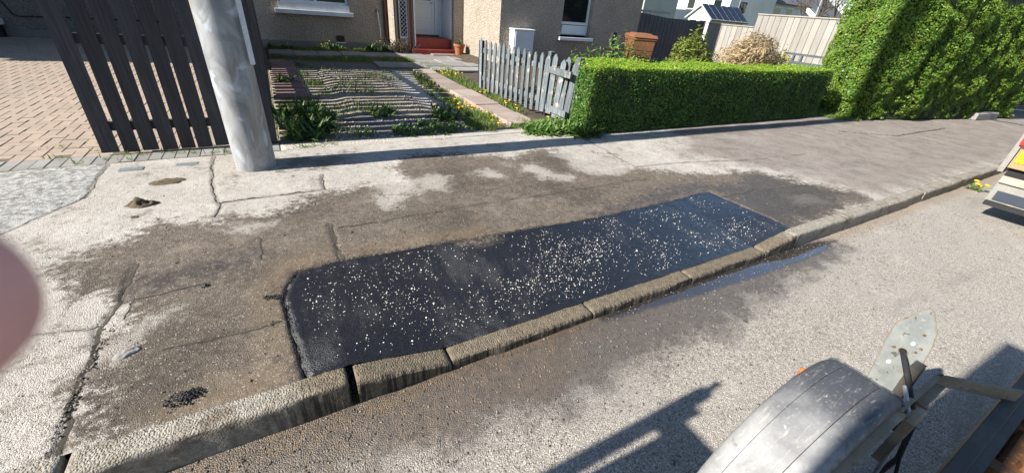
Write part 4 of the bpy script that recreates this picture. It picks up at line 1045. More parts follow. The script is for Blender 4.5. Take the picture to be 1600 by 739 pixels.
# tufts of grass and moss in paver joints and at wall foots
tp = []
for (cx0, cy0, s0, q) in ((-1.32, 4.95, 0.05, 40), (-1.05, 4.95, 0.05, 25), (-1.9, 5.0, 0.05, 18), (-1.7, 4.80, 0.04, 16), (-0.62, 4.8, 0.08, 50), (-0.9, 4.86, 0.05, 25), (-1.35, 4.78, 0.03, 12), (0.15, 4.78, 0.10, 70), (0.42, 4.82, 0.05, 40), (-2.0, 5.3, 0.05, 14), (-1.62, 5.15, 0.04, 14), (-1.5, 4.88, 0.04, 14)):
    tp.append(np.stack([rng.normal(cx0, s0, q), rng.normal(cy0, 0.025, q), np.full(q, 0.095)], -1))
set_props(blades_obj('weed_tufts', np.concatenate(tp), 0.05, 0.007, M['grass'], None, 5, tilt=0.9), 'little weed tufts growing in the joints at the edge of the block paving', 'weeds', None, 'stuff')

def weed(name, label, center, spread, nclumps, leaves, L, W_, mat, seed, flowers=0, stems=False, tilt=0.8, group=None):
    r = np.random.default_rng(seed)
    t = thing(name, label, 'weeds', (center[0], center[1], 0.1), group)
    P = []
    for k in range(nclumps):
        a, q = r.random() * 6.28, math.sqrt(r.random())
        cx0, cy0 = center[0] + math.cos(a) * q * spread[0], center[1] + math.sin(a) * q * spread[1]
        P.append(np.stack([r.normal(cx0, 0.025, leaves), r.normal(cy0, 0.025, leaves), np.full(leaves, float(drive_z(np.array([cx0]), np.array([cy0]))[0] if cx0 < 3.4 else 0.1))], -1))
    P = np.concatenate(P)
    blades_obj('leaves', P, L, W_, mat, t, seed, tilt=tilt, droop=0.7)
    for k in range(flowers):
        a, q = r.random() * 6.28, math.sqrt(r.random())
        x, y = center[0] + math.cos(a) * q * spread[0], center[1] + math.sin(a) * q * spread[1]; h = L * r.uniform(0.6, 1.3)
        fl = MB().lathe([(0.004, -0.012), (0.012, -0.004), (0.021, 0.002), (0.020, 0.008), (0.010, 0.012)], (x, y, 0.12 + h), 10).build('flower', M['yellow'], t)
        MB().tube([(x, y, 0.1), (x, y, 0.115 + h)], 0.002, 5).build('stalk', M['weed_lt'], fl)
    return t
weed('weed_clump', 'large dark leafy weed clump at the foot of the slat fence', (0.24, 5.75), (0.32, 0.80), 70, 12, 0.18, 0.030, M['weed'], 11, 5)
weed('weed_clump', 'low trailing weeds in loose gravel at the front of the driveway', (1.65, 5.15), (0.50, 0.30), 60, 12, 0.07, 0.024, M['weed'], 12, 0)
weed('weed_clump', 'broad dandelion rosette at the right end of the gravel weeds', (2.12, 5.75), (0.16, 0.30), 10, 14, 0.19, 0.035, M['weed'], 13, 2)
weed('weed_clump', 'small weed tuft in the middle of the striped fence shadow', (1.25, 6.0), (0.18, 0.2), 9, 12, 0.13, 0.03, M['weed'], 14, 0)
weed('weed_clump', 'bright green leafy weeds spreading below the picket gate', (3.42, 4.72), (0.45, 0.24), 85, 15, 0.13, 0.035, M['weed_lt'], 15, 1)
weed('weed_clump', 'dense green weeds at the left foot of the low hedge', (3.75, 4.42), (0.22, 0.13), 30, 15, 0.17, 0.035, M['weed'], 16, 0)
weed('weed_clump', 'dandelion weeds below the window on the house wall', (1.55, 13.55), (0.35, 0.15), 8, 12, 0.2, 0.035, M['weed'], 17, 7)
weed('weed_clump', 'dark weeds by the wall foot next to the brown downpipe', (2.95, 13.4), (0.45, 0.25), 20, 12, 0.24, 0.04, M['weed'], 18, 3)
weed('weed_clump', 'weeds by the wall foot close to the fence end', (0.3, 13.45), (0.3, 0.2), 9, 12, 0.2, 0.035, M['weed'], 19, 3)
weed('weed_clump', 'small weeds beside the red slabs at the left driveway edge', (0.15, 8.4), (0.12, 0.3), 7, 12, 0.18, 0.03, M['weed'], 20, 0)
# loose gravel at the drive mouth
gv = np.concatenate([scatter([(0.5, 4.92), (2.3, 4.92), (2.3, 5.7), (1.2, 6.0), (0.5, 5.9)], 2600, 51, 0.36), scatter([(0.7, 6), (2.0, 6), (2.0, 10), (0.7, 10)], 1800, 52, 0.45)])
n = NT('gravel_stones'); M['gravel'] = n.out(n.mix(n.rnd_island(), (0.42, 0.38, 0.32), (0.16, 0.145, 0.125)), 0.9)
stones('gravel', gv + np.array([0, 0, 0.004]), rng.uniform(0.007, 0.021, len(gv)), M['gravel'], 'loose gravel lying on the driveway', 'gravel', seed=53)
# dandelion heads over the grassy strip
fp = np.concatenate([scatter(STRIP, 170, 31, 0.5), scatter([(3.32, 9.9), (3.9, 9.9), (3.75, 7.9), (3.55, 5.7), (3.34, 5.6)], 50, 32, 0.45), scatter([(0.0, 13.1), (3.4, 13.1), (3.4, 13.9), (0, 13.9)], 26, 33, 0.45), scatter([(0.0, 11.7), (3.4, 11.2), (3.4, 12.1), (0, 12.15)], 20, 34, 0.45)])
fm = MB()
for (x, y, z) in fp:
    h = random.uniform(0.03, 0.1); fm.lathe([(0.005, -0.01), (0.022, 0), (0.018, 0.008)], (x, y, z + h), 8); fm.tube([(x, y, z), (x, y, z + h)], 0.002, 4)
set_props(fm.build('dandelions', M['yellow']), 'yellow dandelion heads dotted through the grass of the driveway', 'dandelions', None, 'stuff')
# pot plant
blades_obj('plant', np.stack([rng.normal(5.17, 0.05, 60), rng.normal(12.62, 0.05, 60), np.full(60, 0.46)], -1), 0.16, 0.025, M['weed'], po, 3, tilt=0.9)
# twiggy tangle by the porch
tw = thing('climber', 'dark bare twiggy climber at the foot of the porch', 'climber', (3.55, 13.0, 0.1))
tm = MB()
for k in range(70):
    a = Vector((rng.normal(3.45, 0.16), rng.normal(12.98, 0.09), 0.12)); b = a + Vector((rng.normal(0, 0.18), rng.normal(0, 0.1), rng.uniform(0.1, 0.42)))
    tm.tube([a, (a + b) / 2 + Vector((rng.normal(0, .05), rng.normal(0, .05), 0.03)), b], 0.009, 5)
tm.build('twigs', M['stem'], tw)

# shrubs behind the low hedge
def shrub(name, label, c, rad, N, leaf, mat, seed, twig=None, twn=0, up=0.6):
    r = np.random.default_rng(seed); t = thing(name, label, 'shrub', (c[0], c[1], 0.2))
    d = r.normal(size=(N, 3)); d /= np.linalg.norm(d, axis=1, keepdims=True); d[:, 2] = np.abs(d[:, 2])
    q = r.random((N, 1)) ** 0.4; lum = 0.75 + 0.5 * fbm(np.arctan2(d[:, 1], d[:, 0]) * 2.2 + 9, d[:, 2] * 5, seed, 3)[:, None]
    P = np.array([c[0], c[1], 0.2]) + d * q * lum * np.array(rad)
    if mat is not None: leaf_obj('foliage', P, d + np.array([0, 0, up]), leaf * (0.6 + 0.8 * r.random(N)), mat, t, r, aspect=6.0 if twn else 3.0)
    mb = MB()
    for k in range(twn or 24):
        dd = r.normal(size=3); dd[2] = abs(dd[2]) + 0.5; dd /= np.linalg.norm(dd)
        e = np.array([c[0], c[1], 0.2]) + dd * np.array(rad) * r.uniform(0.75, 1.05)
        b = np.array([c[0] + r.normal(0, rad[0] * 0.35), c[1] + r.normal(0, rad[1] * 0.35), 0.15])
        mb.tube([b, (b + e) / 2 + r.normal(0, 0.05, 3), e], 0.004 if twn else 0.01, 5, 0.002)
    mb.build('twigs', twig or M['stem'], t)
    return t
M['conifer'] = foliage('yellow_green_shrub_leaves', ((0.20, 0.26, 0.035), (0.12, 0.18, 0.03), (0.22, 0.20, 0.05)), rough=0.6)
M['straw'] = foliage('dry_straw_stems', ((0.50, 0.38, 0.22), (0.36, 0.27, 0.15), (0.44, 0.34, 0.2)), rough=0.8)
M['strawtwig'] = simple('straw_twigs', (0.42, 0.32, 0.18), (0.30, 0.22, 0.12), 0.9)
M['goldleaf'] = foliage('golden_shrub_leaves', ((0.40, 0.36, 0.03), (0.26, 0.28, 0.03), (0.34, 0.30, 0.05)), rough=0.6)
shrub('shrub', 'yellow green feathery shrub behind the low hedge beside the bin', (8.45, 6.7), (0.75, 0.5, 1.25), 7500, 0.055, M['conifer'], 41)
shrub('shrub', 'dry straw coloured bush in front of the pale board fence', (10.1, 6.3), (1.2, 0.6, 1.30), 9000, 0.06, M['straw'], 42, M['strawtwig'], 420)
shrub('shrub', 'golden leaved shrub at the right of the dry bush', (11.0, 6.05), (0.38, 0.35, 1.0), 1800, 0.05, M['goldleaf'], 43)
shrub('shrub', 'thin green shoots growing in front of the front wing window', (6.6, 6.9), (0.9, 0.3, 1.05), 1500, 0.06, M['weed_lt'], 44)
shrub('shrub', 'small leafy green shoots below the wing window sill', (5.0, 5.9), (0.8, 0.3, 0.95), 1600, 0.05, M['privet'], 45)

# ================================================================ BROWN BIN
bn = thing('wheelie_bin', 'brown plastic wheelie bin behind the low hedge', 'bin', (7.38, 7.3, 0.25))
M['bin'] = simple('brown_bin_plastic', (0.23, 0.095, 0.045), (0.18, 0.075, 0.036), 0.6, 3, 40, 0.08, 0.002)
Mr = Matrix.Translation((7.38, 7.3, 0)) @ Matrix.Rotation(math.radians(-25), 4, 'Z')
def tp_box(mb, x0, x1, y0, y1, z0, X0, X1, Y0, Y1, z1, M_):
    ps = [(x0, y0, z0), (x1, y0, z0), (x1, y1, z0), (x0, y1, z0), (X0, Y0, z1), (X1, Y0, z1), (X1, Y1, z1), (X0, Y1, z1)]
    return mb.add([tuple(M_ @ Vector(p)) for p in ps], [(3, 2, 1, 0), (4, 5, 6, 7), (0, 1, 5, 4), (1, 2, 6, 5), (2, 3, 7, 6), (3, 0, 4, 7)])
tp_box(MB(), -0.19, 0.19, -0.22, 0.24, 0.3, -0.245, 0.245, -0.30, 0.30, 1.2, Mr).build('body', M['bin'], bn)
rm = MB(); tp_box(rm, -0.26, 0.26, -0.315, 0.315, 1.2, -0.265, 0.265, -0.32, 0.32, 1.245, Mr); rm.build('rim', M['bin'], bn)
lm = MB(); tp_box(lm, -0.275, 0.275, -0.335, 0.33, 1.246, -0.26, 0.26, -0.30, 0.30, 1.30, Mr); tp_box(lm, -0.2, 0.2, -0.2, 0.25, 1.301, -0.17, 0.17, -0.16, 0.22, 1.325, Mr)
lm.build('lid', M['bin'], bn)
MB().tube([Mr @ Vector((-0.2, 0.37, 1.22)), Mr @ Vector((-0.2, 0.43, 1.24)), Mr @ Vector((0.2, 0.43, 1.24)), Mr @ Vector((0.2, 0.37, 1.22))], 0.015, 8).build('handle', M['bin'], bn, True)
for s in (-1, 1):
    wv = MB(); c0 = Mr @ Vector((s * 0.26, 0.28, 0.37)); c1 = Mr @ Vector((s * 0.31, 0.28, 0.37)); wv.tube([c0, c1], 0.1, 18); wv.build('wheel', M['rubber'], bn, True)
MB().tube([Mr @ Vector((-0.29, -0.36, 1.0)), Mr @ Vector((0.3, -0.36, 0.98)), Mr @ Vector((0.32, 0.1, 0.95))], 0.008, 6).build('strap', M['rubber'], bn, True)
gs = thing('plant_support', 'black post with a rusty wire frame left of the brown bin', 'plant support', (6.65, 7.4, 0.2))
MB().box(6.60, 6.70, 7.35, 7.43, 0.2, 1.30).build('post', M['rubber'], gs)
MB().tube([(6.35, 7.3, 0.98), (6.98, 7.3, 0.97)], 0.018, 8).build('crossbar', M['rust'], gs, True)
for q in (0.85, 1.18): MB().tube([(6.7, 7.33, q + .03), (7.0, 7.3, q)], 0.008, 6).build('wire', M['rust'], gs, True)
MB().tube([(6.98, 7.3, 0.2), (6.99, 7.3, 1.2)], 0.01, 6).build('wire', M['rust'], gs, True)

# ================================================================ BACK FENCES
BF = thing('board_fence', 'pale bleached timber board fence with a step in its top edge', 'fence', (14, 8, 0.1))
yy = 10.7
while yy > 4.6:
    low = yy > 8.95
    wv = 0.195
    zt = 1.63 if low else 2.0
    MB().box(14.0, 14.022 + 0.006 * random.random(), yy - wv + 0.012, yy, 0.12, zt + (0.0 if low else 0.0)).build('board', M['boards'], BF)
    yy -= wv
MB().box(13.97, 14.06, 8.95, 10.72, 1.632, 1.665).build('cap', M['boards'], BF)
MB().box(13.97, 14.06, 4.55, 8.948, 2.002, 2.035).build('cap', M['boards'], BF)
for z in (0.5, 1.4): MB().box(14.03, 14.08, 4.6, 10.7, z - .04, z + .04).build('rail', M['boards'], BF)
BD = thing('board_fence', 'shaded grey board fence running from the house corner to the pale fence', 'fence', (12.2, 10.8, 0.1))
xx = 10.42
while xx < 13.8:
    MB().box(xx, xx + 0.165, 10.78, 10.80, 0.12, 1.68 + 0.1 * max(0, (11.9 - xx) / 1.5)).build('board', M['darkboards'], BD)
    xx += 0.182
for z in (0.5, 1.4): MB().box(10.42, 13.95, 10.803, 10.85, z - .04, z + .04).build('rail', M['darkboards'], BD)
MB().box(10.41, 12.0, 10.76, 10.84, 1.79, 1.85).build('cap', M['boards'], BD)
# bench frame by the fence
BN = thing('garden_bench', 'blue grey metal garden bench back against the pale board fence', 'bench', (12, 6, 0.2))
M['benchpaint'] = simple('blue_grey_bench_paint', (0.075, 0.095, 0.11), None, 0.6, 6, 60, 0.2, 0.002, dirt=(0.2, 0.08, 0.05), dirtamt=0.02)
MB().box(12.0, 12.05, 5.5, 6.6, 1.09, 1.14).build('top_rail', M['benchpaint'], BN)
MB().box(12.0, 12.05, 5.52, 6.6, 0.88, 0.95).build('back_rail', M['benchpaint'], BN)
for q in (5.5, 6.1, 6.3, 6.55): MB().box(11.998, 12.048, q, q + 0.045, 0.2 if q in (5.5, 6.55) else 0.951, 1.089).build('upright', M['benchpaint'], BN)
MB().box(11.5, 12.0, 5.5, 6.6, 0.6, 0.64).build('seat', M['benchpaint'], BN)
for q in (5.55, 6.5): MB().box(11.52, 11.57, q, q + 0.05, 0.2, 0.6).build('leg', M['benchpaint'], BN)

# ================================================================ FAR BUILDINGS
M['far_white'] = simple('white_render', (0.74, 0.73, 0.70), (0.66, 0.65, 0.62), 0.9, 1, 20, 0.2, 0.01)
M['far_grey'] = simple('grey_render', (0.40, 0.42, 0.38), (0.34, 0.36, 0.33), 0.9, 1, 20, 0.2, 0.01)
def far_house(label, x0, x1, y0, y1, eave, ridge, wmat, along='x', wins=(), chim=False, base=-0.05):
    t = thing('house', label, 'house', ((x0 + x1) / 2, (y0 + y1) / 2, base))
    MB().box(x0, x1, y0, y1, base, eave).build('wall', wmat, t)
    o = 0.35
    r = MB()
    if along == 'x':
        r.prism([(y0 - o, eave - 0.12), ((y0 + y1) / 2, ridge), (y1 + o, eave - 0.12), (y1 + o, eave - 0.02), ((y0 + y1) / 2, ridge + 0.14), (y0 - o, eave - 0.02)], 'x', x0 - 0.2, x1 + 0.2)
        MB().prism([(y0, eave + 0.001), (y1, eave + 0.001), ((y0 + y1) / 2, ridge - 0.02)], 'x', x0 + 0.001, x1 - 0.001).build('gable', wmat, t)
    else:
        r.prism([(x0 - o, eave - 0.12), ((x0 + x1) / 2, ridge), (x1 + o, eave - 0.12), (x1 + o, eave - 0.02), ((x0 + x1) / 2, ridge + 0.14), (x0 - o, eave - 0.02)], 'y', y0 - 0.2, y1 + 0.2)
        MB().prism([(x0, eave + 0.001), (x1, eave + 0.001), ((x0 + x1) / 2, ridge - 0.02)], 'y', y0 + 0.001, y1 - 0.001).build('gable', wmat, t)
    ro = r.build('roof', M['slate'], t)
    if chim: MB().box((x0 + x1) / 2 - 0.3, (x0 + x1) / 2 + 0.3, (y0 + y1) / 2 - 0.25, (y0 + y1) / 2 + 0.25, ridge - 0.2, ridge + 0.9).build('chimney', wmat, ro)
    for (face, a, b, c, d) in wins:
        if face == 'x':
            f = MB().box(x0 - 0.05, x0 - 0.002, a, b, c, d).build('window', M['white_paint'], t); MB().box(x0 - 0.062, x0 - 0.051, a + 0.08, b - 0.08, c + 0.08, d - 0.08).build('pane', M['glass'], f)
        else:
            f = MB().box(a, b, y0 - 0.05, y0 - 0.002, c, d).build('window', M['white_paint'], t); MB().box(a + 0.08, b - 0.08, y0 - 0.062, y0 - 0.051, c + 0.08, d - 0.08).build('pane', M['glass'], f)
    return t
far_house('grey rendered house end in shade behind the dark board fence', 21.9, 25.0, 22.0, 27.5, 5.0, 6.6, M['far_grey'], 'y')
far_house('white rendered house lit by sun behind the solar roofed summer house', 30.0, 35.5, 21.6, 26.6, 5.2, 6.8, M['far_white'], 'x', [('x', 22.2, 23.0, 2.5, 3.3), ('x', 24.6, 25.4, 2.5, 3.3), ('y', 31, 32, 2.4, 3.3)])
far_house('white gabled house with grey roof and a shaded side behind the pale fence', 38.3, 44.5, 24.0, 28.2, 3.7, 5.0, M['far_white'], 'x', [('x', 24.9, 25.7, 2.7, 3.4), ('x', 26.4, 27.2, 2.2, 3.4), ('y', 39.5, 40.6, 2.6, 3.4), ('y', 41.4, 42.4, 2.6, 3.4)])
far_house('low house with plain grey roof at the end of the skyline', 46.6, 51.5, 24.0, 29.0, 3.15, 4.9, M['far_white'], 'x', [('y', 47.4, 48.4, 2.0, 2.9)])
far_house('long grey roofed house on the far skyline', 46.0, 60.0, 36.0, 42.0, 5.3, 8.2, M['far_grey'], 'x', [], True)
SH = thing('summer_house', 'white summer house with dark solar panelled roof above the fence', 'summer house', (22, 16.4, 0.05))
MB().prism([(15.65, 0.0), (17.05, 0.0), (17.05, 1.92), (16.35, 2.40), (15.65, 1.92)], 'x', 20.5, 23.4).build('wall', M['far_white'], SH)
sr = MB(); sr.prism([(15.5, 1.80), (16.35, 2.44), (17.2, 1.80), (17.2, 1.84), (16.35, 2.49), (15.5, 1.84)], 'x', 20.35, 23.5)
sro = sr.build('roof', M['white_paint'], SH)
M['solar'] = simple('solar_panel', (0.012, 0.016, 0.03), None, 0.2, 3, 20, 0.02, 0.001)
for i in range(6):
    a = 20.40 + i * 0.52
    MB().add([(a, 15.51, 1.862), (a + 0.45, 15.51, 1.862), (a + 0.45, 16.33, 2.497), (a, 16.33, 2.497), (a, 15.51, 1.892), (a + 0.45, 15.51, 1.892), (a + 0.45, 16.33, 2.525), (a, 16.33, 2.525)],
             [(0, 1, 2, 3), (4, 5, 6, 7), (0, 1, 5, 4), (1, 2, 6, 5), (2, 3, 7, 6), (3, 0, 4, 7)]).build('solar_panel', M['solar'], sro)
for q in (15.85, 16.5): 
    f = MB().box(20.47, 20.499, q, q + 0.4, 0.9, 1.75).build('window', M['glass'], SH)
MB().tube([(20.35, 15.47, 1.80), (23.5, 15.47, 1.80)], 0.04, 8).build('gutter', M['slate'], SH)
LP = thing('lamp_post', 'grey lamp post rising in front of the far roofs', 'lamp post', (44.6, 23.0, 0))
MB().tube([(44.6, 23.0, -0.05), (44.6, 23.0, 7.0)], 0.09, 10, 0.06).build('shaft', M['galv'], LP, True)
MB().tube([(44.6, 23.0, 7.0), (44.6, 22.6, 7.3), (44.6, 21.9, 7.35)], 0.045, 8).build('arm', M['galv'], LP, True)
MB().box(44.5, 44.7, 21.5, 21.95, 7.28, 7.4, bev=0.02).build('lamp_head', M['galv'], LP)
# bare trees behind the tall hedge
def bare_tree(label, x, y, h, seed):
    r = random.Random(seed); t = thing('bare_tree', label, 'tree', (x, y, 0)); tr = MB(); cr = MB()
    def grow(p, d, L_, rad, dep):
        q = p + d * L_
        (tr if dep < 2 else cr).tube([p, q], rad, 6 if dep < 2 else 4, rad * 0.7)
        if dep >= 5: return
        for k in range(3 if dep < 4 else 4):
            nd = (d + Vector((r.gauss(0, .45), r.gauss(0, .45), r.gauss(0.12, .3)))).normalized()
            grow(q if k else p + d * L_ * 0.7, nd, L_ * r.uniform(0.6, 0.82), rad * 0.6, dep + 1)
    grow(Vector((x, y, 0)), Vector((0, 0, 1)), h * 0.3, 0.12, 0)
    tr.build('trunk', M['stem'], t); cr.build('crown', M['stem'], t)
bare_tree('bare brown tree behind the end of the pale fence', 36.5, 18.6, 5.6, 3)
bare_tree('bare leafless tree on the skyline left of the tall hedge', 39.5, 18.7, 6.0, 4)

# ================================================================ TRAILER WITH MUDGUARD (near right)
TR = thing('machine_trailer', 'rusty low machine trailer with dusty black mudguard parked on the road', 'trailer', (2.0, -0.5, 0))
n = NT('dusty_mudguard_plastic')
ov = n.objvec()
d1 = n.noise(6, 6, 0.65, vec=ov); d2 = n.noise(1, 4, 0.6, vec=n.mapping((18, 90, 18), vec=ov)); f1 = n.noise(110, 3, 0.6, vec=ov)
c = n.mix(n.ramp(d1, 0.3, 0.7), (0.25, 0.247, 0.24), (0.15, 0.15, 0.15))
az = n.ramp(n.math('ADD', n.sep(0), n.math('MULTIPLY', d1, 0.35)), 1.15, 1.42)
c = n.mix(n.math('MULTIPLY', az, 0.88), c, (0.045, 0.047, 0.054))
c = n.mix(n.ramp(d2, 0.56, 0.72, 0, 0.55), c, (0.36, 0.33, 0.28))
c = n.mix(n.ramp(f1, 0.55, 0.75, 0, 0.4), c, (0.32, 0.31, 0.29))
c = n.mix(n.ramp(n.noise(26, 4, 0.7, vec=ov), 0.66, 0.72, 0, 0.8), c, (0.55, 0.53, 0.49))
c = n.mix(n.ramp(n.noise(11, 3, vec=ov), 0.66, 0.70, 0, 0.5), c, (0.06, 0.06, 0.06))
M['mudguard'] = n.out(c, n.ramp(d1, 0.3, 0.7, 0.52, 0.7), n.bump(f1, 0.15, 0.002), spec=0.45)
XC, ZC, RG = 1.27, 0.31, 0.425
prof = [(0.268, -0.07), (0.268, -0.025), (0.2665, -0.013), (0.261, -0.005), (0.250, 0.0), (0.235, 0.0015), (0.2225, 0.002), (0.2215, -0.008), (0.2190, -0.008), (0.2180, 0.002), (0.19, 0.003), (0.16, 0.003), (0.1300, 0.002), (0.1288, -0.010), (0.1258, -0.010), (0.1245, 0.006), (0.105, 0.006), (0.086, 0.005), (0.075, 0.0), (0.068, -0.012), (0.066, -0.03), (0.066, -0.06)]
ang = np.radians(np.linspace(-100, 26, 64))
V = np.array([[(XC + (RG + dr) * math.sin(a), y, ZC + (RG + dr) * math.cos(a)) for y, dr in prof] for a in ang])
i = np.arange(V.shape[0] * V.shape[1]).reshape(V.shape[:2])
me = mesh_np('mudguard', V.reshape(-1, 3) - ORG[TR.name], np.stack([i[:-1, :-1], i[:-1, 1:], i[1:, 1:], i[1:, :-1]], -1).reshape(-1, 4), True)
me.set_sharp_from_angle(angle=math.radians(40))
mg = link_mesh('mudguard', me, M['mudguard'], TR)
mod = mg.modifiers.new('thickness', 'SOLIDIFY'); mod.thickness = 0.005; mod.offset = 0
# far end lip of the mudguard
a = ang[-1]
MB().tube([(XC + (RG + 0.004) * math.sin(a), y, ZC + (RG + dr) * math.cos(a)) for y, dr in prof[2:-2]], 0.007, 8).build('mudguard_lip', M['mudguard'], mg, True)
wl = MB().tube([(XC, 0.075, 0.30), (XC, 0.24, 0.30)], 0.30, 40).build('wheel', M['rubber'], TR, True)
MB().lathe([(0.05, 0), (0.16, 0.004), (0.17, 0.02)], (XC, 0.24, 0.30), 24)
rm = MB()
rm.tube([(XC, 0.241, 0.30), (XC, 0.247, 0.30)], 0.16, 28); rm.build('rim', M['dirty_steel'], wl, True)
MB().tube([(XC, -1.3, 0.30), (XC, 0.074, 0.30)], 0.035, 12).build('axle', M['rail_steel'], TR, True)
lp = NT('amber_lens'); lp.out((0.65, 0.16, 0.03), 0.25, spec=0.5)
MB().lathe([(0.012, -0.02), (0.016, -0.012), (0.016, 0.012), (0.010, 0.02)], (1.335, 0.279, 0.655), 14).build('side_lamp', lp.m, TR, True)
# upright steel plate
n = NT('weathered_steel_plate')
d1 = n.noise(14, 5, 0.65); d2 = n.noise(60, 4, 0.6)
c = n.mix(n.ramp(d1, 0.3, 0.7), (0.25, 0.26, 0.245), (0.17, 0.185, 0.18))
c = n.mix(n.ramp(d2, 0.58, 0.7, 0, 0.6), c, (0.33, 0.33, 0.30))
c = n.mix(n.ramp(n.noise(45, 3), 0.64, 0.68, 0, 0.8), c, (0.06, 0.055, 0.05))
c = n.mix(n.ramp(n.noise(30, 5, 0.7), 0.62, 0.7, 0, 0.7), c, (0.22, 0.12, 0.06))
M['plate'] = n.out(c, 0.55, n.bump(d2, 0.15, 0.002), metal=0.25)
pl_poly = [(0.188, 0.872), (0.181, 0.880), (0.172, 0.879), (0.163, 0.868), (0.132, 0.818), (0.128, 0.806), (0.118, 0.765), (0.098, 0.60), (0.095, 0.50), (0.195, 0.50), (0.203, 0.574), (0.220, 0.715), (0.224, 0.775), (0.221, 0.792)]
pt = MB().prism(pl_poly, 'x', 1.72, 1.728).build('marker_plate', M['plate'], TR)
ed = MB()
for (p, q) in zip(pl_poly, pl_poly[1:] + pl_poly[:1]): ed.tube([(1.7195, p[0], p[1]), (1.7195, q[0], q[1])], 0.0016, 5)
ed.build('rusty_edge', M['dirty_steel'], pt)
MB().tube([(1.714, 0.166, 0.703), (1.7195, 0.166, 0.703)], 0.011, 16).build('cable_hole', M['dark'], pt)
hr = MB()
for k in range(16):
    a0, a1 = k / 16 * 6.283, (k + 1) / 16 * 6.283
    hr.tube([(1.716, 0.166 + 0.0125 * math.cos(a0), 0.703 + 0.0125 * math.sin(a0)), (1.716, 0.166 + 0.0125 * math.cos(a1), 0.703 + 0.0125 * math.sin(a1))], 0.002, 5)
hr.build('hole_ring', M['dirty_steel'], pt)
for (yv, zv) in ((0.158, 0.745), (0.178, 0.64)): MB().tube([(1.713, yv, zv), (1.7195, yv, zv)], 0.006, 8).build('bolt', M['white_paint'], pt, True)
for (yv, zv) in ((0.15, 0.79), (0.135, 0.74), (0.19, 0.70), (0.14, 0.72)): MB().tube([(1.7175, yv, zv), (1.7195, yv, zv)], 0.0045, 8).build('bolt', M['rust'], pt, True)
MB().prism([(0.090, 0.56), (0.118, 0.56), (0.126, 0.70), (0.098, 0.70)], 'x', 1.66, 1.715).build('bracket', M['rail_steel'], TR)
# bracket arm, cables
br = MB()
br.box(1.45, 1.83, 0.060, 0.074, 0.595, 0.64); br.box(1.45, 1.83, 0.036, 0.0605, 0.595, 0.603)
br.add([(1.80, 0.074, 0.595), (1.83, 0.06, 0.595), (1.83, 0.06, 0.64), (1.80, 0.074, 0.64), (1.99, -0.1, 0.595), (2.02, -0.1, 0.595), (2.02, -0.1, 0.64), (1.99, -0.1, 0.64)], [(0, 1, 2, 3), (4, 5, 6, 7), (0, 1, 5, 4), (1, 2, 6, 5), (2, 3, 7, 6), (3, 0, 4, 7)])
br.build('bracket_arm', M['dirty_steel'], TR)
fl_ = MB()
for k in range(24):
    a0, a1 = math.radians(-75 + 100 * k / 24), math.radians(-75 + 100 * (k + 1) / 24)
    pp_ = [(XC + r_ * math.sin(a_), y_, ZC + r_ * math.cos(a_)) for a_ in (a0, a1) for (y_, r_) in ((0.045, RG - 0.028), (0.0655, RG - 0.028), (0.0655, RG - 0.02), (0.045, RG - 0.02))]
    fl_.add(pp_, [(0, 1, 5, 4), (1, 2, 6, 5), (2, 3, 7, 6), (3, 0, 4, 7)])
fl_.build('mudguard_flange', M['dirty_steel'], TR)
MB().box(1.40, 1.50, 0.02, 0.044, 0.50, 0.69, bev=0.006).build('mudguard_stay', M['dirty_steel'], TR)
for k in range(3): MB().tube([(1.5 + 0.07 * k, 0.03, 0.60), (1.5 + 0.07 * k, 0.085, 0.60)], 0.008, 8).build('bolt', M['rust'], TR, True)
MB().tube([(1.712, 0.166, 0.703), (1.66, 0.150, 0.715), (1.61, 0.115, 0.695), (1.60, 0.075, 0.64), (1.61, 0.03, 0.56), (1.56, 0.0, 0.44), (1.35, 0.02, 0.32)], 0.008, 10).build('cable', M['rubber'], TR, True)
MB().tube([(1.60, 0.10, 0.66), (1.55, 0.055, 0.62), (1.56, 0.03, 0.52), (1.45, 0.01, 0.40), (1.2, 0.03, 0.34)], 0.006, 8).build('cable', M['galv'], TR, True)
MB().tube([(1.58, 0.07, 0.62), (1.52, 0.02, 0.55), (1.46, -0.02, 0.46), (1.5, -0.09, 0.42)], 0.005, 8).build('cable', M['rubber'], TR, True)
# chassis rail and rusty bed
RZ = 0.60
MB().box(0.9, 2.615, -0.112, -0.075, RZ - 0.09, RZ, bev=0.003).build('side_rail', M['rail_steel'], TR)
MB().box(0.9, 2.9, -0.135, -0.1121, RZ - 0.016, RZ - 0.002).build('rail_flange', M['rail_steel'], TR)
MB().box(0.9, 2.9, -1.32, -1.28, RZ - 0.09, RZ, bev=0.003).build('side_rail', M['rail_steel'], TR)
MB().box(0.9, 2.9, -1.279, -0.113, RZ - 0.10, RZ - 0.085).build('bed_plate', M['rust'], TR)
for xx in (1.18, 1.62, 2.05, 2.5): MB().box(xx, xx + 0.05, -1.278, -0.137, RZ - 0.084, RZ - 0.03).build('cross_member', M['rust'], TR)
MB().box(1.36, 1.58, -0.42, -0.16, RZ - 0.084, RZ - 0.045, bev=0.01).build('wedge_plate', M['rust'], TR)
MB().box(1.70, 1.96, -0.40, -0.15, RZ - 0.084, RZ - 0.06, bev=0.01).build('wedge_plate', M['rust'], TR)
for xx in (1.75, 1.9): MB().tube([(xx, -0.20, RZ - 0.062), (xx, -0.20, RZ - 0.04)], 0.018, 6).build('bolt', M['rust'], TR)
MB().tube([(2.9, -0.7, 0.55), (4.1, -0.7, 0.5)], 0.04, 10).build('drawbar', M['rust'], TR, True)
wl2 = MB().tube([(XC, -1.64, 0.30), (XC, -1.44, 0.30)], 0.30, 32).build('wheel', M['rubber'], TR, True)

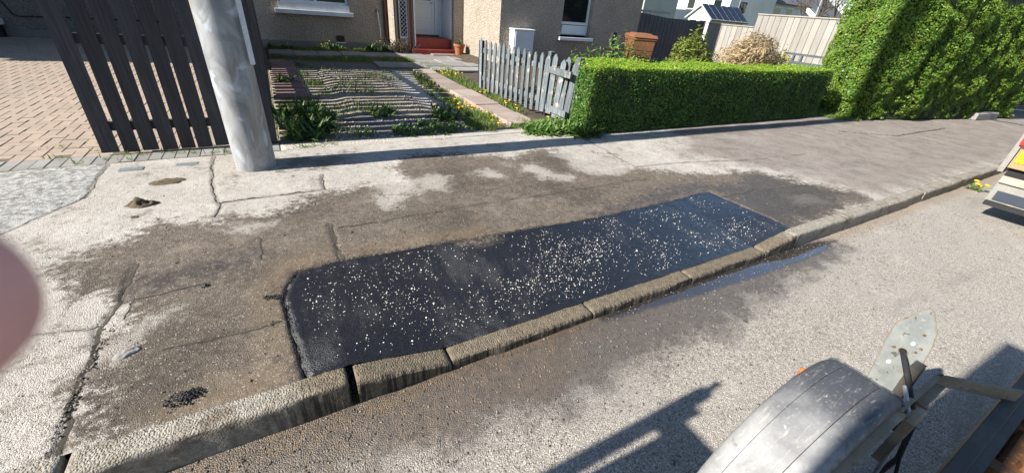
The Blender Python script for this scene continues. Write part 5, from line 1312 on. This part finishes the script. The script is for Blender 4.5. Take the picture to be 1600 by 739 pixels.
# ================================================================ TRUCK AHEAD (right edge)
TK = thing('flatbed_truck', 'rear corner of a parked works truck with red and yellow markings', 'truck', (9, -0.2, 0))
M['truck_grey'] = simple('pale_grey_truck_paint', (0.25, 0.24, 0.215), (0.19, 0.18, 0.16), 0.6, 4, 50, 0.1, 0.002, dirt=(0.36, 0.29, 0.20), dirtamt=0.05)
M['truck_tan'] = simple('dusty_tan_board', (0.33, 0.225, 0.11), (0.27, 0.185, 0.095), 0.75, 5, 50, 0.15, 0.002, dirt=(0.30, 0.22, 0.15), dirtamt=0.05)
M['truck_navy'] = simple('navy_panel', (0.035, 0.045, 0.065), None, 0.6)
M['truck_pink'] = simple('faded_reflective_strip', (0.48, 0.34, 0.27), (0.42, 0.36, 0.22), 0.5, 3, 60, 0.1, 0.001)
M['red'] = simple('red_reflective', (0.55, 0.03, 0.035), None, 0.35)
M['orange'] = simple('orange_lens', (0.75, 0.22, 0.03), None, 0.3)
M['plate_yellow'] = simple('yellow_number_plate', (0.78, 0.58, 0.01), (0.74, 0.53, 0.01), 0.4, 3, 60, 0.03, 0.001)
YL = 0.885
MB().box(6.55, 6.64, -1.35, YL, 0.15, 0.195).build('rubber_strip', M['rubber'], TK)
MB().box(6.60, 6.70, -1.35, YL + 0.01, 0.196, 0.44).build('bumper', M['truck_grey'], TK)
MB().box(6.588, 6.599, -1.30, YL - 0.035, 0.215, 0.315).build('bumper_panel', M['truck_navy'], TK)
MB().box(6.57, 6.599, -1.30, YL + 0.0, 0.405, 0.475).build('reflective_strip', M['truck_pink'], TK)
MB().box(6.66, 6.72, -1.35, YL + 0.01, 0.4401, 0.56).build('chassis_gap', M['dark'], TK)
MB().box(6.60, 6.66, -1.35, YL + 0.02, 0.561, 0.76).build('tail_board', M['truck_tan'], TK)
MB().box(6.588, 6.599, 0.36, YL - 0.005, 0.625, 0.735).build('number_plate', M['plate_yellow'], TK)
MB().box(6.60, 6.66, -1.35, YL + 0.03, 0.7601, 0.795).build('tail_trim', M['brown_paint'], TK)
MB().box(6.59, 6.66, 0.45, YL + 0.05, 0.7951, 0.90).build('tail_lamp', M['red'], TK)
MB().box(6.59, 6.66, 0.45, YL + 0.05, 0.9001, 0.97).build('indicator_lamp', M['orange'], TK)
MB().box(6.60, 6.66, -1.35, YL + 0.04, 0.9701, 1.02).build('tail_trim', M['truck_tan'], TK)
MB().box(6.62, 6.70, YL + 0.031, YL + 0.075, 0.50, 1.30).build('corner_post', M['truck_grey'], TK)
MB().box(6.67, 11.0, -1.34, YL + 0.028, 0.80, 0.92).build('load_bed', M['truck_grey'], TK)
MB().box(6.74, 11.0, YL + 0.0, YL + 0.028, 0.921, 1.28).build('side_board', M['truck_grey'], TK)
for (xx, yy) in ((8.0, 0.62), (8.0, -1.15)): MB().tube([(xx, yy - 0.12, 0.42), (xx, yy + 0.12, 0.42)], 0.42, 32).build('wheel', M['rubber'], TK, True)
MB().box(11.1, 13.0, -1.3, 0.85, 0.45, 2.4, bev=0.08).build('cab', M['truck_grey'], TK)
for yy in (0.66, -1.15): MB().tube([(12.0, yy - 0.12, 0.42), (12.0, yy + 0.12, 0.42)], 0.42, 32).build('wheel', M['rubber'], TK, True)

# ================================================================ TRUCK OUT OF FRAME (its shadow lies on the road)
SK = thing('tipper_truck', 'works truck standing left of the frame whose shadow falls on the road', 'truck', (-4, -0.3, 0))
MB().box(-5.2, -1.50, -1.35, 0.67, 0.95, 1.88).build('load_body', M['truck_grey'], SK)
MB().tube([(-5.2, 0.745, 1.93), (-1.36, 0.745, 1.93)], 0.038, 10).build('side_bar', M['galv'], SK, True)
MB().tube([(-1.36, 0.745, 1.93), (-1.30, 0.755, 1.98)], 0.016, 8).build('bar_hook', M['galv'], SK, True)
for xx in (-5.0, -3.3, -1.53): MB().box(xx - 0.02, xx + 0.02, 0.6705, 0.76, 1.80, 1.96).build('bar_bracket', M['galv'], SK)
for (xx, yy) in ((-2.5, 0.45), (-2.5, -1.15), (-6.2, 0.45), (-6.2, -1.15)): MB().tube([(xx, yy - 0.12, 0.42), (xx, yy + 0.12, 0.42)], 0.42, 28).build('wheel', M['rubber'], SK, True)
MB().box(-4.9, -1.52, -0.03, 0.155, 1.881, 2.80).build('shadow_slab', M['truck_grey'], SK)  # unseen thin slab, added to cast the long shadow beside the trailer
MB().box(-4.8, -1.56, -0.01, 0.225, 2.801, 3.50).build('shadow_slab_top', M['truck_grey'], SK)  # wider upper slab, shaped for the far end of that shadow
MB().box(-7.3, -5.35, -1.3, 0.62, 0.45, 2.3, bev=0.08).build('cab', M['truck_grey'], SK)
MB().box(-6, -1.6, -1.0, 0.3, 0.55, 0.94).build('chassis', M['rail_steel'], SK)

# ================================================================ SMALL THINGS ON THE PAVEMENT
def clod(name, label, cat, x, y, sx, sy, h, mat, seed, rot=0.0):
    k = 22; r = np.random.default_rng(seed)
    u = np.linspace(-1.25, 1.25, k); X, Y = np.meshgrid(u, u); R2 = np.hypot(X, Y)
    edge = 1.0 + 0.5 * (fbm(np.cos(np.arctan2(Y, X)) * 1.8 + seed, np.sin(np.arctan2(Y, X)) * 1.8, seed, 3) - 0.5)
    f = np.clip(1 - (R2 / edge) ** 2, 0, 1)
    Z = h * (f ** 0.6) * np.clip(1.9 * fbm(X * 3.2 + seed, Y * 3.2, seed + 3, 4) - 0.35, 0.04, 2) - 0.012 * (f <= 0)
    c, s = math.cos(rot), math.sin(rot)
    V = np.stack([X * sx * c - Y * sy * s, X * sx * s + Y * sy * c, Z], -1).reshape(-1, 3)
    i = np.arange(k * k).reshape(k, k)
    o = link_mesh(name, mesh_np(name, V, np.stack([i[:-1, :-1], i[:-1, 1:], i[1:, 1:], i[1:, :-1]], -1).reshape(-1, 4)), mat, None, (x, y, float(pav_z(np.array(x), np.array(y))) + 0.001))
    return set_props(o, label, cat)
M['clod'] = simple('damp_earth', (0.13, 0.095, 0.055), (0.075, 0.058, 0.035), 0.9, 25, 90, 0.8, 0.006)
clod('earth_clod', 'thick brown clod of earth lying on the pale concrete pavement', 'earth clod', -1.06, 3.68, 0.10, 0.07, 0.055, M['clod'], 2)
clod('earth_clod', 'thin brown smear of earth behind the thick clod near the fence', 'earth clod', -0.98, 4.12, 0.13, 0.07, 0.018, M['clod'], 5)
clod('earth_crumb', 'small dark earth crumb in front of the thick clod', 'earth crumb', -1.07, 3.46, 0.025, 0.02, 0.016, M['clod'], 7)
clod('asphalt_crumb', 'small black asphalt crumb on the dirty pavement left of the patch', 'asphalt crumb', -0.57, 2.37, 0.025, 0.018, 0.018, crumb, 9)
clod('concrete_flake', 'pale broken concrete flake beside the wide pavement joint', 'concrete flake', -0.83, 1.93, 0.05, 0.03, 0.012, M['slab_grey'], 12, 0.5)
lx, ly = [], []
for k in range(260):
    t = random.random(); lx.append(-0.95 + random.gauss(0, 0.012) + 0.04 * (t - 0.5)); ly.append(1.46 + 0.74 * t)
lx, ly = np.array(lx), np.array(ly)
stones('joint_crumbs', np.stack([lx, ly, pav_z(lx, ly) - 0.006 + rng.normal(0, 0.004, len(lx))], -1), rng.uniform(0.003, 0.009, len(lx)), M['grit'], 'crumbling mossy filling of the wide pavement joint', 'joint filling', seed=14)
# little ribbed metal plates in front of the fence
for (x, y, lab) in ((-1.28, 4.52, 'left'), (-0.88, 4.53, 'right')):
    pt_ = thing('metal_grid', 'small ribbed metal plate set in the pavement, %s one of two' % lab, 'metal plate', (x, y, 0.1))
    MB().box(x - 0.085, x + 0.085, y - 0.04, y + 0.04, 0.09, 0.104).build('base', M['galv'], pt_)
    for k in range(7): MB().box(x - 0.08 + k * 0.024, x - 0.068 + k * 0.024, y - 0.036, y + 0.036, 0.1041, 0.1055).build('rib', M['galv'], pt_)
# kerb stone lying under the tall hedge, flowers in the gutter
ks = MB().box(-0.55, 0.55, -0.09, 0.09, 0, 0.17, Matrix.Translation((15.2, 3.02, 0.1)) @ Matrix.Rotation(-0.1, 4, 'Z'), 0.02).build('stone_block', M['slab_grey'], None)
set_props(ks, 'grey concrete block lying at the foot of the tall hedge', 'stone block')
for (x, y, z, lab, q) in ((7.8, 1.20, 0.0, 'yellow dandelions growing in the gutter beside the kerb near the truck', 4), (16.5, 2.85, 0.1, 'yellow flowers at the far end of the tall hedge', 5)):
    t = thing('dandelion_plant', lab, 'dandelion', (x, y, z))
    blades_obj('leaves', np.stack([rng.normal(x, 0.03, 24), rng.normal(y, 0.03, 24), np.full(24, z)], -1), 0.12, 0.02, M['weed_lt'], t, 8, tilt=0.9)
    for k in range(q):
        a, b = x + rng.normal(0, 0.04), y + rng.normal(0, 0.04)
        MB().lathe([(0.006, -0.012), (0.03, 0), (0.026, 0.01)], (a, b, z + rng.uniform(0.05, 0.12)), 10).build('flower', M['yellow'], t)
# far right: hedge, wire fence behind the tall hedge
FH = thing('hedge', 'pale dry leafed hedge beyond the end of the tall hedge', 'hedge', (19.5, 3.6, 0.1))
M['beech'] = foliage('dry_beech_leaves', ((0.42, 0.32, 0.16), (0.30, 0.24, 0.11), (0.22, 0.24, 0.07)), rough=0.7)
hedge(FH, [(18.6, 3.3), (23, 2.9), (23, 4.2), (18.8, 4.6)], 0.14, 2.0, 900, 0.06, M['beech'], 0.08, M['core'], 0.1, 0.2, 8)
WF = thing('mesh_fence', 'grey metal mesh fence panel at the far end of the pavement', 'fence', (18.0, 3.1, 0.1))
for a, b in (((17.8, 3.3, 0.1), (17.8, 3.3, 1.2)), ((19.2, 2.5, 0.1), (19.2, 2.5, 1.2)), ((17.8, 3.3, 1.2), (19.2, 2.5, 1.2)), ((17.8, 3.3, 0.2), (19.2, 2.5, 0.2))):
    MB().tube([a, b], 0.022, 8).build('frame_bar', M['galv'], WF, True)
wv = MB()
for k in range(1, 22):
    t = k / 22; wv.tube([(17.8 + 1.4 * t, 3.3 - 0.8 * t, 0.2), (17.8 + 1.4 * t, 3.3 - 0.8 * t, 1.2)], 0.004, 4)
wv.build('mesh_wires', M['galv'], WF)

# ================================================================ FINGER OF THE PERSON TAKING THE PHOTO
n = NT('skin')
c = n.mix(n.noise(260, 4), (0.72, 0.40, 0.36), (0.62, 0.31, 0.28))
M['skin'] = n.out(c, 0.5, n.bump(n.noise(900, 3), 0.2, 0.0004), spec=0.4, Subsurface_Weight=0.2)
M['skin'].node_tree.nodes['Principled BSDF'].inputs['Subsurface Radius'].default_value = (0.004, 0.0015, 0.001)
def cam_pt(px, py, d):
    v = F_ * 615 + R_ * (px - 800) - U_ * (py - 369.5)
    return Vector((0, 0, CAMH)) + v.normalized() * d
tip, knuck, base_ = cam_pt(-172, 492, 0.060), cam_pt(-430, 505, 0.070), cam_pt(-720, 560, 0.085)
FG = thing('person', 'blurred fingertip of the person taking the photograph at the left edge', 'person', tuple(tip))
ax = (knuck - tip).normalized()
pts = [tip - ax * 0.0072, tip - ax * 0.0066, tip - ax * 0.0052, tip - ax * 0.003, tip, tip + ax * 0.005, tip + ax * 0.012, knuck - ax * 0.002, knuck + ax * 0.004, (knuck + base_) / 2, base_, base_ + (base_ - knuck) * 1.5]
MB().tube(pts, [0.0009, 0.0039, 0.0063, 0.0080, 0.0092, 0.0097, 0.0098, 0.0102, 0.0105, 0.0105, 0.0115, 0.013], 28).build('finger', M['skin'], FG, True)
